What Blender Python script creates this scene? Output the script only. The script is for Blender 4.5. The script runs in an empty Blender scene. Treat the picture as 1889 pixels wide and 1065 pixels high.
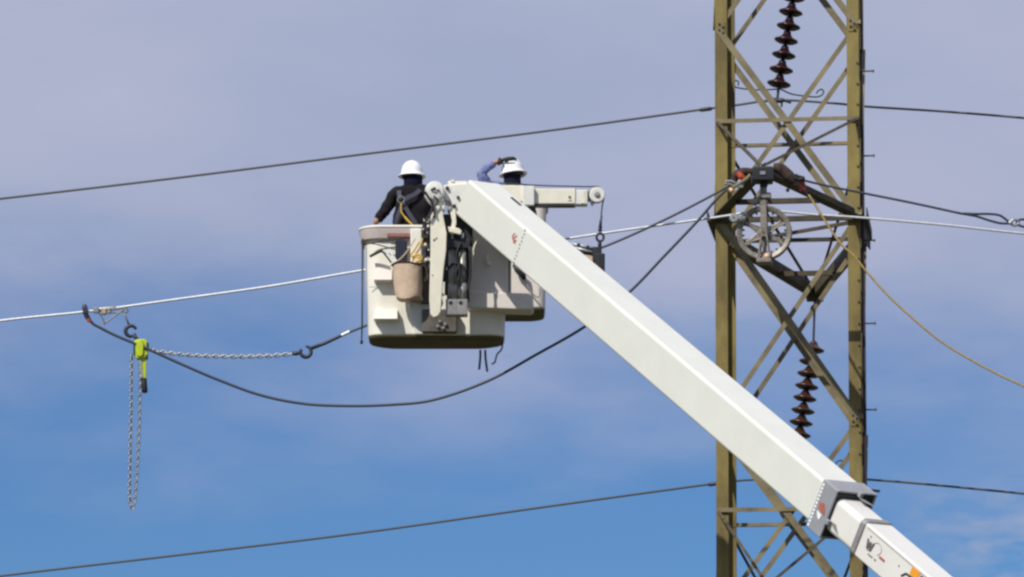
import bpy, bmesh, math, random
from mathutils import Vector, Matrix
random.seed(7)
R = math.radians
SC = bpy.context.scene
COL = SC.collection

# ------------------------------------------------------------------ camera
W0, H0 = 1889.0, 1065.0          # size of the photograph
FPX = 8550.0                     # focal length in photo pixels (telephoto)
PITCH = R(10.0)
CAM = Vector((0, 0, 1.7))
cd = bpy.data.cameras.new('camera')
cam = bpy.data.objects.new('camera', cd)
COL.objects.link(cam)
cam.location = CAM
cam.rotation_euler = (R(90) + PITCH, 0, 0)
cd.sensor_width = 36.0
cd.lens = FPX / W0 * 36.0
cd.clip_start = 0.5
cd.clip_end = 5000
SC.camera = cam
SC.cycles.pixel_filter_type = 'BLACKMAN_HARRIS'
SC.cycles.filter_width = 2.6
SC.cycles.max_bounces = 6

# ------------------------------------------------------------------ light
SUNV = Vector((-0.60, -0.77, 1.0)).normalized()      # towards the sun
SUN_EL = math.asin(SUNV.z)
SUN_AZ = math.atan2(SUNV.x, SUNV.y)                  # from +Y towards +X
ld = bpy.data.lights.new('sun', 'SUN')
ld.energy = 4.3
ld.angle = R(0.5)
ld.color = (1.0, 0.955, 0.87)
lo = bpy.data.objects.new('sun', ld)
COL.objects.link(lo)
lo.rotation_euler = (-SUNV).to_track_quat('-Z', 'Y').to_euler()
lo.location = (-20, -20, 40)

world = bpy.data.worlds.new('World')
SC.world = world
world.use_nodes = True
nt = world.node_tree
nt.nodes.clear()
N = nt.nodes.new
L = nt.links.new
w_out = N('ShaderNodeOutputWorld')
w_bg = N('ShaderNodeBackground')
w_bg.inputs['Strength'].default_value = 0.1
sky = N('ShaderNodeTexSky')
sky.sky_type = 'NISHITA'
sky.sun_disc = False
sky.sun_elevation = SUN_EL
sky.sun_rotation = SUN_AZ
sky.altitude = 200
sky.dust_density = 0.3
sky.ozone_density = 2.0
tint = N('ShaderNodeMix'); tint.data_type = 'RGBA'; tint.blend_type = 'MULTIPLY'
tint.inputs[0].default_value = 1.0
L(sky.outputs[0], tint.inputs[6]); tint.inputs[7].default_value = (0.30, 0.495, 0.79, 1)
tc = N('ShaderNodeTexCoord')
sep = N('ShaderNodeSeparateXYZ'); L(tc.outputs['Generated'], sep.inputs[0])
mp = N('ShaderNodeMapping'); mp.inputs['Scale'].default_value = (5.0, 5.0, 13.0)
mp.inputs['Rotation'].default_value = (0.0, R(10), 0.0)
L(tc.outputs['Generated'], mp.inputs[0])
nz = N('ShaderNodeTexNoise'); nz.inputs['Scale'].default_value = 1.6
nz.inputs['Detail'].default_value = 7.0; nz.inputs['Roughness'].default_value = 0.52
L(mp.outputs[0], nz.inputs['Vector'])
def wmath(op, a, b=None, clamp=False):
    n = N('ShaderNodeMath'); n.operation = op; n.use_clamp = clamp
    for i, v in enumerate((a, b)):
        if v is None: continue
        if isinstance(v, (int, float)): n.inputs[i].default_value = v
        else: L(v, n.inputs[i])
    return n.outputs[0]
nzc = wmath('SUBTRACT', nz.outputs[0], 0.5)
el = wmath('ADD', wmath('ADD', sep.outputs['Z'], wmath('MULTIPLY', nzc, 0.075)), wmath('MULTIPLY', sep.outputs['X'], 0.03))
mr = N('ShaderNodeMapRange'); mr.interpolation_type = 'SMOOTHSTEP'
mr.inputs['From Min'].default_value = 0.125; mr.inputs['From Max'].default_value = 0.194
nz3 = N('ShaderNodeTexNoise'); nz3.inputs['Scale'].default_value = 5.5; nz3.inputs['Detail'].default_value = 8.0; nz3.inputs['Distortion'].default_value = 0.6
L(mp.outputs[0], nz3.inputs['Vector'])
el = wmath('ADD', el, wmath('MULTIPLY', wmath('SUBTRACT', nz3.outputs[0], 0.5), 0.022))
L(el, mr.inputs['Value'])
cl_ramp = N('ShaderNodeValToRGB')                      # veil colour inside the thin cloud
cl_ramp.color_ramp.elements[0].position = 0.3; cl_ramp.color_ramp.elements[0].color = (0.345, 0.405, 0.575, 1)
cl_ramp.color_ramp.elements[1].position = 0.7; cl_ramp.color_ramp.elements[1].color = (0.450, 0.472, 0.632, 1)
L(nz.outputs[0], cl_ramp.inputs[0])
cl10 = N('ShaderNodeMix'); cl10.data_type = 'RGBA'; cl10.blend_type = 'MULTIPLY'
cl10.inputs[0].default_value = 1.0; L(cl_ramp.outputs[0], cl10.inputs[6]); cl10.inputs[7].default_value = (10, 10, 10, 1)
# a loose wisp low on the right
nz2 = N('ShaderNodeTexNoise'); nz2.inputs['Scale'].default_value = 16.0
nz2.inputs['Detail'].default_value = 6.0; L(mp.outputs[0], nz2.inputs['Vector'])
cmix = N('ShaderNodeMix'); cmix.data_type = 'RGBA'
L(mr.outputs[0], cmix.inputs[0]); L(tint.outputs[2], cmix.inputs[6]); L(cl10.outputs[2], cmix.inputs[7])
wx = N('ShaderNodeMapRange'); wx.interpolation_type = 'SMOOTHSTEP'
wx.inputs['From Min'].default_value = 0.065; wx.inputs['From Max'].default_value = 0.115; L(sep.outputs['X'], wx.inputs['Value'])
wz = N('ShaderNodeMapRange'); wz.interpolation_type = 'SMOOTHSTEP'
wz.inputs['From Min'].default_value = 0.142; wz.inputs['From Max'].default_value = 0.118; L(sep.outputs['Z'], wz.inputs['Value'])
wn = N('ShaderNodeMapRange'); wn.inputs['From Min'].default_value = 0.38; wn.inputs['From Max'].default_value = 0.66
L(nz2.outputs[0], wn.inputs['Value'])
wisp = wmath('MULTIPLY', wmath('MULTIPLY', wmath('MULTIPLY', wx.outputs[0], wz.outputs[0]), wn.outputs[0]), 1.0)
cmix2 = N('ShaderNodeMix'); cmix2.data_type = 'RGBA'
L(wisp, cmix2.inputs[0]); L(cmix.outputs[2], cmix2.inputs[6]); cmix2.inputs[7].default_value = (3.3, 3.95, 5.7, 1)
L(cmix2.outputs[2], w_bg.inputs[0])
L(w_bg.outputs[0], w_out.inputs[0])

SC.view_settings.view_transform = 'Standard'
SC.view_settings.look = 'None'
SC.view_settings.exposure = 0
SC.view_settings.gamma = 1
SC.view_settings.use_curve_mapping = False

# ------------------------------------------------------------------ helpers
FW = Vector((0, math.cos(PITCH), math.sin(PITCH)))
UP = Vector((0, -math.sin(PITCH), math.cos(PITCH)))
RT = Vector((1, 0, 0))
def ray(u, v):
    return FW * FPX + RT * (u - W0 / 2) - UP * (v - H0 / 2)
def P(u, v, D):
    """world point seen at (u, v) whose distance north of the camera is D"""
    d = ray(u, v)
    return CAM + d * (D / d.y)
def PZ(u, v, z):
    d = ray(u, v)
    return CAM + d * ((z - CAM.z) / d.z)
def PX(D):
    return D / FPX                                   # metres per photo pixel

def mat(name, col, rough=0.6, metal=0.0, var=0.0, vscale=6.0, col2=None, bump=0.0, bscale=60.0, stretch=None, spec=None, coat=0.0):
    m = bpy.data.materials.new(name); m.use_nodes = True
    t = m.node_tree; b = t.nodes['Principled BSDF']
    b.inputs['Base Color'].default_value = (*col, 1)
    b.inputs['Roughness'].default_value = rough
    b.inputs['Metallic'].default_value = metal
    if coat: b.inputs['Coat Weight'].default_value = coat
    if spec is not None: b.inputs['Specular IOR Level'].default_value = spec
    tcn = t.nodes.new('ShaderNodeTexCoord')
    src = tcn.outputs['Object']
    if stretch:
        mpn = t.nodes.new('ShaderNodeMapping'); mpn.inputs['Scale'].default_value = stretch
        t.links.new(src, mpn.inputs[0]); src = mpn.outputs[0]
    if var or col2:
        n = t.nodes.new('ShaderNodeTexNoise'); n.inputs['Scale'].default_value = vscale
        n.inputs['Detail'].default_value = 6; n.inputs['Roughness'].default_value = 0.65
        t.links.new(src, n.inputs['Vector'])
        r = t.nodes.new('ShaderNodeValToRGB')
        c2 = col2 or tuple(c * (1 - var) for c in col)
        r.color_ramp.elements[0].position = 0.36; r.color_ramp.elements[0].color = (*c2, 1)
        r.color_ramp.elements[1].position = 0.62; r.color_ramp.elements[1].color = (*col, 1)
        t.links.new(n.outputs[0], r.inputs[0]); t.links.new(r.outputs[0], b.inputs['Base Color'])
    if bump:
        n2 = t.nodes.new('ShaderNodeTexNoise'); n2.inputs['Scale'].default_value = bscale
        n2.inputs['Detail'].default_value = 4
        t.links.new(src, n2.inputs['Vector'])
        bp = t.nodes.new('ShaderNodeBump'); bp.inputs['Strength'].default_value = bump; bp.inputs['Distance'].default_value = 0.01
        t.links.new(n2.outputs[0], bp.inputs['Height']); t.links.new(bp.outputs[0], b.inputs['Normal'])
    return m

M = {}
M['boom'] = mat('boom_paint', (0.685, 0.69, 0.63), 0.55, var=0.05, vscale=2.5, bump=0.04, bscale=8, spec=0.25)
M['boom_low'] = mat('boom_lower_paint', (0.74, 0.72, 0.67), 0.35, var=0.05, vscale=3)
M['bucket'] = mat('bucket_fibreglass', (0.86, 0.825, 0.73), 0.5, var=0.12, vscale=3, bump=0.06, bscale=14)
M['bucket2'] = mat('bucket_grey_white', (0.72, 0.66, 0.61), 0.45, var=0.08, vscale=4, bump=0.06, bscale=14)
M['under'] = mat('bucket_underside_brown', (0.115, 0.09, 0.045), 0.7, var=0.4, vscale=5)  # dark brown, set apart from the pale bucket walls
M['cream'] = mat('cream_paint', (0.80, 0.76, 0.62), 0.38, var=0.1, vscale=9)
M['white'] = mat('white_paint', (0.74, 0.73, 0.68), 0.4, var=0.12, vscale=12)
M['grey'] = mat('grey_paint', (0.30, 0.31, 0.33), 0.45, var=0.12, vscale=6)
M['cyl'] = mat('cylinder_grey', (0.34, 0.33, 0.31), 0.4, metal=0.3, var=0.2, vscale=12)
M['black'] = mat('black_rubber', (0.012, 0.013, 0.018), 0.55)
M['dark'] = mat('dark_steel', (0.045, 0.045, 0.05), 0.5, metal=0.4, var=0.4, vscale=20)
M['steel'] = mat('galvanised_steel', (0.42, 0.42, 0.42), 0.4, metal=0.7, var=0.3, vscale=20)
M['tower'] = mat('tower_steel', (0.25, 0.195, 0.055), 0.75, col2=(0.125, 0.092, 0.030), vscale=2.6, bump=0.15, bscale=30, stretch=(1, 1, 0.45))
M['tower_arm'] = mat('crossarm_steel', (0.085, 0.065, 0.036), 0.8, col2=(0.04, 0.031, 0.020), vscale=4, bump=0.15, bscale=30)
M['brace'] = mat('brace_steel', (0.24, 0.195, 0.10), 0.7, col2=(0.12, 0.10, 0.055), vscale=3.0, bump=0.12, bscale=30)
M['leg_shade'] = mat('leg_shade_dark', (0.030, 0.022, 0.032), 0.8, var=0.4, vscale=4)
M['rimpad'] = mat('bucket_rim', (0.50, 0.43, 0.41), 0.6, var=0.12, vscale=7)
M['mark'] = mat('faded_red', (0.36, 0.16, 0.14), 0.7, var=0.3, vscale=20)
M['grip'] = mat('grip_steel', (0.20, 0.20, 0.19), 0.5, metal=0.3, var=0.3, vscale=30)
M['skirt'] = mat('bracket_shade', (0.13, 0.115, 0.10), 0.7, var=0.4, vscale=9)
M['ink'] = mat('faded_ink', (0.10, 0.10, 0.10), 0.6)
M['block'] = mat('block_aluminium', (0.27, 0.24, 0.20), 0.5, metal=0.3, var=0.45, vscale=18)
M['alum'] = mat('bare_aluminium_conductor', (0.60, 0.62, 0.65), 0.45, metal=0.35, var=0.2, vscale=30)
M['wire'] = mat('weathered_conductor', (0.07, 0.072, 0.07), 0.6, metal=0.3)
M['rope_blue'] = mat('insulated_cable', (0.022, 0.028, 0.045), 0.5)
M['rope_yel'] = mat('yellow_rope', (0.40, 0.29, 0.095), 0.9, var=0.35, vscale=40)
M['porc'] = mat('porcelain_maroon', (0.030, 0.006, 0.009), 0.3, coat=0.1)
M['porc2'] = mat('porcelain_brown', (0.048, 0.018, 0.009), 0.3, coat=0.1)
M['cap'] = mat('insulator_cap', (0.05, 0.04, 0.045), 0.45, metal=0.5)
M['lime'] = mat('lime_enamel', (0.50, 0.62, 0.02), 0.35, var=0.15, vscale=30)
M['hat'] = mat('hard_hat_shell', (0.88, 0.88, 0.87), 0.3)
M['jacket'] = mat('dark_jacket', (0.015, 0.013, 0.016), 0.95, spec=0.25, col2=(0.008, 0.007, 0.009), vscale=12, bump=0.6, bscale=18)
M['denim'] = mat('trousers', (0.02, 0.025, 0.05), 0.9, var=0.3, vscale=20)
M['hood'] = mat('navy_hood', (0.008, 0.009, 0.024), 0.95, spec=0.2, bump=0.4, bscale=25)
M['harness'] = mat('harness_webbing', (0.055, 0.055, 0.085), 0.8)
M['shirt'] = mat('blue_shirt', (0.20, 0.23, 0.43), 0.85, col2=(0.14, 0.165, 0.34), vscale=10, bump=0.6, bscale=20)
M['skin'] = mat('skin', (0.42, 0.22, 0.15), 0.55, var=0.12, vscale=20)
M['hair'] = mat('hair', (0.03, 0.02, 0.015), 0.8)
M['glove'] = mat('glove_leather', (0.035, 0.028, 0.022), 0.7, var=0.4, vscale=30)
M['yellow'] = mat('yellow_webbing', (0.62, 0.40, 0.06), 0.8)
M['vest'] = mat('vest', (0.55, 0.50, 0.10), 0.8)
M['canvas'] = mat('tan_canvas', (0.60, 0.46, 0.345), 0.9, col2=(0.50, 0.375, 0.27), vscale=9, bump=0.5, bscale=25)
M['red'] = mat('red_marking', (0.47, 0.13, 0.09), 0.6, var=0.3, vscale=60)
M['orange'] = mat('orange_webbing', (0.50, 0.07, 0.025), 0.8, var=0.3, vscale=30)
M['amber'] = mat('amber_decal', (0.80, 0.33, 0.02), 0.5)
M['copper'] = mat('copper_fitting', (0.62, 0.40, 0.30), 0.5, metal=0.3)
M['rust'] = mat('rusty_sleeve', (0.07, 0.038, 0.022), 0.85, col2=(0.014, 0.010, 0.012), vscale=16, bump=0.5, bscale=30)
M['ground'] = mat('dry_grass', (0.07, 0.07, 0.03), 0.95, col2=(0.05, 0.045, 0.02), vscale=0.4, bump=0.6, bscale=4)

class MB:
    """collects shapes into one mesh"""
    def __init__(s): s.bm = bmesh.new()
    def box(s, c, ax, ay, az, hx, hy, hz):
        vs = []
        for sx in (-1, 1):
            for sy in (-1, 1):
                for sz in (-1, 1):
                    vs.append(s.bm.verts.new(c + ax * hx * sx + ay * hy * sy + az * hz * sz))
        for f in ((0, 1, 3, 2), (4, 6, 7, 5), (0, 4, 5, 1), (2, 3, 7, 6), (0, 2, 6, 4), (1, 5, 7, 3)):
            s.bm.faces.new([vs[i] for i in f])
        return s
    def rect(s, u0, v0, u1, v1, D, depth):
        """box whose front face covers pixels (u0,v0)-(u1,v1) at distance D and runs back by depth"""
        return s.poly([(u0, v0), (u1, v0), (u1, v1), (u0, v1)], D, depth)
    def poly(s, pts, D, depth):
        a = [P(u, v, D) for u, v in pts]
        return s.extr(a, Vector((0, depth, 0)))
    def extr(s, a, d):
        n = len(a)
        f = [s.bm.verts.new(p) for p in a]; b = [s.bm.verts.new(p + d) for p in a]
        s.bm.faces.new(f); s.bm.faces.new(b[::-1])
        for i in range(n):
            j = (i + 1) % n
            s.bm.faces.new((f[j], f[i], b[i], b[j]))
        return s
    def bar(s, p0, p1, w, h, n=None):
        ax = (p1 - p0); Ln = ax.length; ax.normalize()
        n = n or Vector((0, 1, 0))
        if abs(ax.dot(n)) > 0.98: n = Vector((1, 0, 0))
        ay = ax.cross(n).normalized(); az = ax.cross(ay)
        return s.box((p0 + p1) / 2, ax, ay, az, Ln / 2, w / 2, h / 2)
    def tube(s, pts, r, seg=8, cap=True, closed=False):
        n = len(pts)
        rr = r if isinstance(r, (list, tuple)) else [r] * n
        rings = []; ref = None
        for i, p in enumerate(pts):
            if closed: t = pts[(i + 1) % n] - pts[i - 1]
            else: t = pts[min(i + 1, n - 1)] - pts[max(i - 1, 0)]
            t.normalize()
            if ref is None:
                ref = Vector((0, 1, 0)) if abs(t.y) < 0.9 else Vector((0, 0, 1))
            a = (ref - t * ref.dot(t)).normalized(); ref = a; b = t.cross(a)
            rings.append([s.bm.verts.new(p + (a * math.cos(q) + b * math.sin(q)) * rr[i]) for q in [2 * math.pi * k / seg for k in range(seg)]])
        for i in range(n if closed else n - 1):
            A, B = rings[i], rings[(i + 1) % n]
            for k in range(seg):
                m = (k + 1) % seg
                s.bm.faces.new((A[k], A[m], B[m], B[k]))
        if cap and not closed:
            s.bm.faces.new(rings[0][::-1]); s.bm.faces.new(rings[-1])
        return s
    def lathe(s, prof, o, ax, seg=24):
        """prof: list of (radius, distance along ax)"""
        ax = ax.normalized()
        t = Vector((1, 0, 0)) if abs(ax.x) < 0.9 else Vector((0, 1, 0))
        a = (t - ax * t.dot(ax)).normalized(); b = ax.cross(a)
        rings = []
        for r, h in prof:
            if r < 1e-5: rings.append([s.bm.verts.new(o + ax * h)])
            else: rings.append([s.bm.verts.new(o + ax * h + (a * math.cos(q) + b * math.sin(q)) * r) for q in [2 * math.pi * k / seg for k in range(seg)]])
        for A, B in zip(rings, rings[1:]):
            for k in range(seg):
                m = (k + 1) % seg
                if len(A) == 1 and len(B) == 1: continue
                if len(A) == 1: s.bm.faces.new((A[0], B[m], B[k]))
                elif len(B) == 1: s.bm.faces.new((A[k], A[m], B[0]))
                else: s.bm.faces.new((A[k], A[m], B[m], B[k]))
        return s
    def ell(s, c, rx, ry, rz, rot=None, seg=16):
        mt = Matrix.Translation(c) @ (rot.to_4x4() if rot else Matrix()) @ Matrix.Diagonal((rx, ry, rz, 1))
        bmesh.ops.create_uvsphere(s.bm, u_segments=seg, v_segments=seg // 2 + 2, radius=1.0, matrix=mt)
        return s
    def add_mesh(s, me, mt=None):
        k = len(s.bm.verts)
        s.bm.from_mesh(me)
        if mt:
            s.bm.verts.ensure_lookup_table()
            for v in s.bm.verts[k:]: v.co = mt @ v.co
        return s
    def build(s, name, m, parent=None, smooth=False, bevel=0.0, bseg=2, sub=0):
        bmesh.ops.recalc_face_normals(s.bm, faces=s.bm.faces)
        me = bpy.data.meshes.new(name); s.bm.to_mesh(me); s.bm.free()
        ms = m if isinstance(m, (list, tuple)) else [m]
        for x in ms: me.materials.append(x)
        o = bpy.data.objects.new(name, me); COL.objects.link(o)
        if parent is not None:
            o.parent = parent
            o.matrix_parent_inverse = parent.matrix_basis.inverted() if parent.parent is None else (parent.parent.matrix_basis @ parent.matrix_parent_inverse @ parent.matrix_basis).inverted()
        if smooth:
            for p in me.polygons: p.use_smooth = True
        if bevel:
            b = o.modifiers.new('bevel', 'BEVEL'); b.width = bevel; b.segments = bseg; b.limit_method = 'ANGLE'; b.angle_limit = R(35)
            b.harden_normals = False
            for p in me.polygons: p.use_smooth = True
            w = o.modifiers.new('wn', 'WEIGHTED_NORMAL'); w.keep_sharp = True
        if sub:
            q = o.modifiers.new('sub', 'SUBSURF'); q.levels = sub; q.render_levels = sub
        return o

def tag(o, label, cat, group=None, kind=None):
    o['label'] = label
    if cat: o['category'] = cat
    if group: o['group'] = group
    if kind: o['kind'] = kind
    return o
def empty(name, loc, label, cat, group=None):
    o = bpy.data.objects.new(name, None); COL.objects.link(o)
    o.location = loc; o.empty_display_size = 0.2
    return tag(o, label, cat, group)

def smooth_pts(pts, n=8):
    """Catmull-Rom through the points"""
    out = []
    p = [pts[0] * 2 - pts[1]] + list(pts) + [pts[-1] * 2 - pts[-2]]
    for i in range(1, len(p) - 2):
        for k in range(n):
            t = k / n
            a, b, c, d = p[i - 1], p[i], p[i + 1], p[i + 2]
            out.append(0.5 * ((2 * b) + (c - a) * t + (2 * a - 5 * b + 4 * c - d) * t * t + (3 * b - a - 3 * c + d) * t ** 3))
    out.append(pts[-1])
    return out
def px_curve(l, D, n=8):
    return smooth_pts([P(q[0], q[1], (q[2] if len(q) > 2 else (D(q[0]) if callable(D) else D))) for q in l], n)

def angle_iron(mb, p0, p1, n, w=0.07, t=0.008, flip=1, wb=None):
    """L profile: one flange lies across n (faces along n), the other runs away from n"""
    ax = (p1 - p0); Ln = ax.length; ax.normalize()
    n = (n - ax * n.dot(ax)).normalized()
    s = ax.cross(n).normalized() * flip
    wb = wb or w
    c = (p0 + p1) / 2
    mb.box(c, ax, s, n, Ln / 2, w / 2, t / 2)
    mb.box(c + s * (w / 2 - t / 2 ) - n * (wb / 2 + t / 2), ax, s, n, Ln / 2 - 0.002, t / 2, wb / 2)
    return mb

# ------------------------------------------------------------------ ground
g = MB()
g.box(Vector((0, 1000, -0.5)), Vector((1, 0, 0)), Vector((0, 1, 0)), Vector((0, 0, 1)), 2500, 2500, 0.5)
go = g.build('ground', M['ground']); go['kind'] = 'structure'; go['label'] = 'dry grass ground under the power line'

# ------------------------------------------------------------------ lattice tower
TQ = Vector((0.115, 0.993, 0)).normalized()          # away from the camera, along the crossarms
TR = Vector((TQ.y, -TQ.x, 0))                        # to the right, along the line
TC = P(1454, 540, 50.3); TC.z = 0
HB = 0.64
def PF(u, v, b):
    """pixel -> point on the tower plane b metres behind its axis"""
    d = ray(u, v)
    t = ((TC - CAM).dot(TQ) + b) / d.dot(TQ)
    return CAM + d * t
def loc(p):
    q = p - TC
    return q.dot(TR), q.z
def TW(a, b, z): return TC + TR * a + TQ * b + Vector((0, 0, z))
aL0, zT = loc(PF(1318.5, 0, -HB)); aL1, zB = loc(PF(1321.5, 1065, -HB))
aR0, _ = loc(PF(1584, 0, -HB)); aR1, _ = loc(PF(1591, 1065, -HB))
def aL(z): k = (zT - z) / (zT - zB); return aL0 + (aL1 - aL0) * k
def aR(z): k = (zT - z) / (zT - zB); return aR0 + (aR1 - aR0) * k
def zat(v): return loc(PF(1454, v, -HB))[1]
tower = empty('lattice_tower', TC, 'tall olive brown steel lattice tower carrying the lines behind the boom', 'tower')
ZTOP = zat(-900)
for b, sgn in ((-HB, -1), (HB, 1)):
    for side in (-1, 1):
        f = aL if side < 0 else aR
        p0 = TW(f(0), b, 0); p1 = TW(f(ZTOP), b, ZTOP)
        mb = MB()
        ax = (p1 - p0).normalized()
        t, w = 0.014, 0.135
        fa = TR * (-side)                              # face flange runs inward along the face
        fb = TQ * (-sgn)                               # side flange runs inward along the side
        L2 = (p1 - p0).length / 2; c = (p0 + p1) / 2
        mb.box(c + fa * (w / 2) , ax, TR, TQ, L2, w / 2, t / 2)
        mb.box(c + fb * (w / 2 + t / 2) + fa * t / 2, ax, TR, TQ, L2 - 0.002, t / 2, w / 2)
        mb.build('leg', M['tower'], tower, bevel=0.002, bseg=1)
# panel nodes on the front face (photo rows)
zn = [zat(v) for v in (-995, -650, -300, 50, 402, 777, 1127)]
dz = zn[-2] - zn[-1]
while zn[-1] - dz > 0.3: zn.append(zn[-1] - dz)
zn.append(0.05)
for b, nn in ((-HB, -1), (HB, 1)):
    nv = TQ * nn
    for k in range(len(zn) - 1):
        z0, z1 = zn[k], zn[k + 1]
        off = 0.012
        mb = MB(); angle_iron(mb, TW(aL(z0) + 0.03, b + nn * 0.016, z0), TW(aR(z1) - 0.03, b + nn * 0.016, z1), -TQ, 0.072, 0.008, flip=-1)
        mb.build('diagonal_brace', M['brace'], tower)
        mb = MB(); angle_iron(mb, TW(aR(z0) - 0.03, b - nn * 0.016, z0), TW(aL(z1) + 0.03, b - nn * 0.016, z1), -TQ, 0.052, 0.008, flip=1, wb=0.04)
        mb.build('diagonal_brace', M['brace'], tower)
    for v in (-490, 222, 940):
        z = zat(v)
        mb = MB(); angle_iron(mb, TW(aL(z) + 0.01, b + nn * 0.03, z), TW(aR(z) - 0.01, b + nn * 0.03, z), nv, 0.045, 0.008, flip=-1, wb=0.04)
        mb.build('horizontal_brace', M['brace'], tower)
for side in (-1, 1):                                  # side faces
    f = aL if side < 0 else aR
    nv = TR * side
    for k in range(len(zn) - 1):
        z0, z1 = zn[k], zn[k + 1]
        for q, (ba, bb) in enumerate(((-HB, HB), (HB, -HB))):
            mb = MB(); o_ = nv * (0.016 if q else -0.016)
            angle_iron(mb, TW(f(z0), ba, z0) + o_, TW(f(z1), bb, z1) + o_, nv, 0.055, 0.008)
            mb.build('diagonal_brace', M['brace'], tower)
# gusset plates where the diagonals meet the front legs
for v in (50, 777):
    z = zat(v)
    for side in (-1, 1):
        f = aL if side < 0 else aR
        c = TW(f(z) - side * 0.07, -HB - 0.012, z)
        MB().box(c, TR, TQ, Vector((0, 0, 1)), 0.045, 0.004, 0.07).build('gusset_plate', M['tower'], tower, bevel=0.002, bseg=1)
        for i in range(4):
            MB().lathe([(0, 0.014), (0.014, 0.012), (0.014, 0)], c + Vector((0, 0, -0.05 + 0.033 * i)) + TR * (0.020 * (-1) ** i) - TQ * 0.004, -TQ, 6).build('bolt', M['dark'], tower)
# splice plates on the right leg, rear corner shows dark past the leg
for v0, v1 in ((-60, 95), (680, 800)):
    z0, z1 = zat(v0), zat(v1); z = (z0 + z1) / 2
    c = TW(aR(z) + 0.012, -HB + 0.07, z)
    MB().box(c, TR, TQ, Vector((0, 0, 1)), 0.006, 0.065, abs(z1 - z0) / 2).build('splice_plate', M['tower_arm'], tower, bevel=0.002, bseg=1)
# bolts up the right leg face and step bolts sticking out
for v in list(range(120, 400, 38)) + list(range(480, 860, 40)):
    z = zat(v); c = TW(aR(z) - 0.02, -HB - 0.007, z)
    MB().lathe([(0, 0.014), (0.012, 0.012), (0.012, 0)], c, -TQ, 6).build('bolt', M['dark'], tower)
# dark strip outside the right leg, standing in for the shade there
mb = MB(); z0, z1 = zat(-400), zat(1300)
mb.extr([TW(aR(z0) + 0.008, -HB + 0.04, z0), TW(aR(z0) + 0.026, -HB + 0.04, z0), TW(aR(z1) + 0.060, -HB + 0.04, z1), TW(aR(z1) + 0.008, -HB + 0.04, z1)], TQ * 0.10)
mb.build('leg_shade_strip', M['leg_shade'], tower)
for v in (-25, 133, 289, 445, 598, 757, 915):
    z = zat(v); a = TW(aR(z) + 0.007, -HB + 0.06, z)
    mb = MB(); e = a + TR * 0.14
    mb.tube([a, e], 0.009, 8); mb.tube([e, e + TR * 0.014], 0.017, 8)
    mb.build('step_bolt', M['dark'], tower)

def crossarm(zA, zU, near, far, label):
    """one pair of arms: bottom chords at zA, upper ties from zU"""
    arm = MB()
    ztA, ztU = zA, zU
    FLl, FRr = TW(aL(zA), -HB, zA), TW(aR(zA), -HB, zA)
    RLl, RRr = TW(aL(zA), HB, zA), TW(aR(zA), HB, zA)
    dn = Vector((0, 0, -1))
    # frame ring at arm level
    arm.bar(FLl - TQ * 0.03 + TR * 0.01, FRr - TQ * 0.03 - TR * 0.01, 0.055, 0.05, TQ)
    ro = arm.build('crossarm', M['tower_arm'], tower)
    ro['label'] = label
    def chord(a, b, w, wb, dd=None, name='chord', m='tower_arm', flip=1):
        mb = MB(); angle_iron(mb, a, b, dd or dn, w, 0.012, flip=flip, wb=wb)
        return mb.build(name, M[m], ro)
    chord(RLl + TQ * 0.03, RRr + TQ * 0.03, 0.05, 0.035, name='strut')
    # side beams
    chord(FLl - TR * 0.03 - TQ * 0.05, RLl - TR * 0.03 + TQ * 0.05, 0.12, 0.10)
    chord(FRr + TR * 0.02 - TQ * 0.05, RRr + TR * 0.02 + TQ * 0.05, 0.12, 0.10, flip=-1)
    for tip, A, B, sg in ((near, FLl, FRr, -1), (far, RLl, RRr, 1)):
        out = TQ * sg
        for cr, side in ((A, -1), (B, 1)):
            chord(cr + dn * 0.008 * side, tip + TR * 0.035 * side + dn * 0.008 * side, 0.125, 0.11, flip=side * sg)
            up = Vector((cr.x, cr.y, zU))
            f = aL if side < 0 else aR
            mb = MB(); angle_iron(mb, TW(f(zU) - side * 0.02, HB * sg + 0.02 * sg, zU), tip + TR * 0.03 * side + Vector((0, 0, 0.10)), -TQ, 0.032, 0.007, wb=0.03)
            mb.build('tie', M['tower_arm'], ro)
        k = 0.43 if sg < 0 else 0.57
        a = A.lerp(tip, k); b = B.lerp(tip, k)
        chord(a + dn * 0.03, b + dn * 0.03, 0.05, 0.05, name='strut')
        if sg > 0: chord(RLl + dn * 0.045, FRr + dn * 0.045, 0.03, 0.03, name='strut')
        # tip plates
        MB().box(tip + Vector((0, 0, 0.0)), TR, TQ, Vector((0, 0, 1)), 0.10, 0.09, 0.065).build('tip_plate', M['tower_arm'], ro, bevel=0.008)
    return ro
zA = zat(405); zU = zat(222)
near_tip = PZ(1408, 321, zA); far_tip = PZ(1503, 545, zA)
crossarm(zA, zU, near_tip, far_tip, 'crossarm of the middle pair, its near end holding the big sheave')
zA3, zU3 = zat(1127), zat(940)
crossarm(zA3, zU3, PZ(1418, 1092, zA3), PZ(1490, 1250, zA3), 'lower crossarm with only its upper ties in the picture')
zA0, zU0 = zat(-300), zat(-490)
far_top = PZ(1489, -158, zA0)
crossarm(zA0, zU0, PZ(1412, -360, zA0), far_top, 'upper crossarm above the picture')
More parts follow.
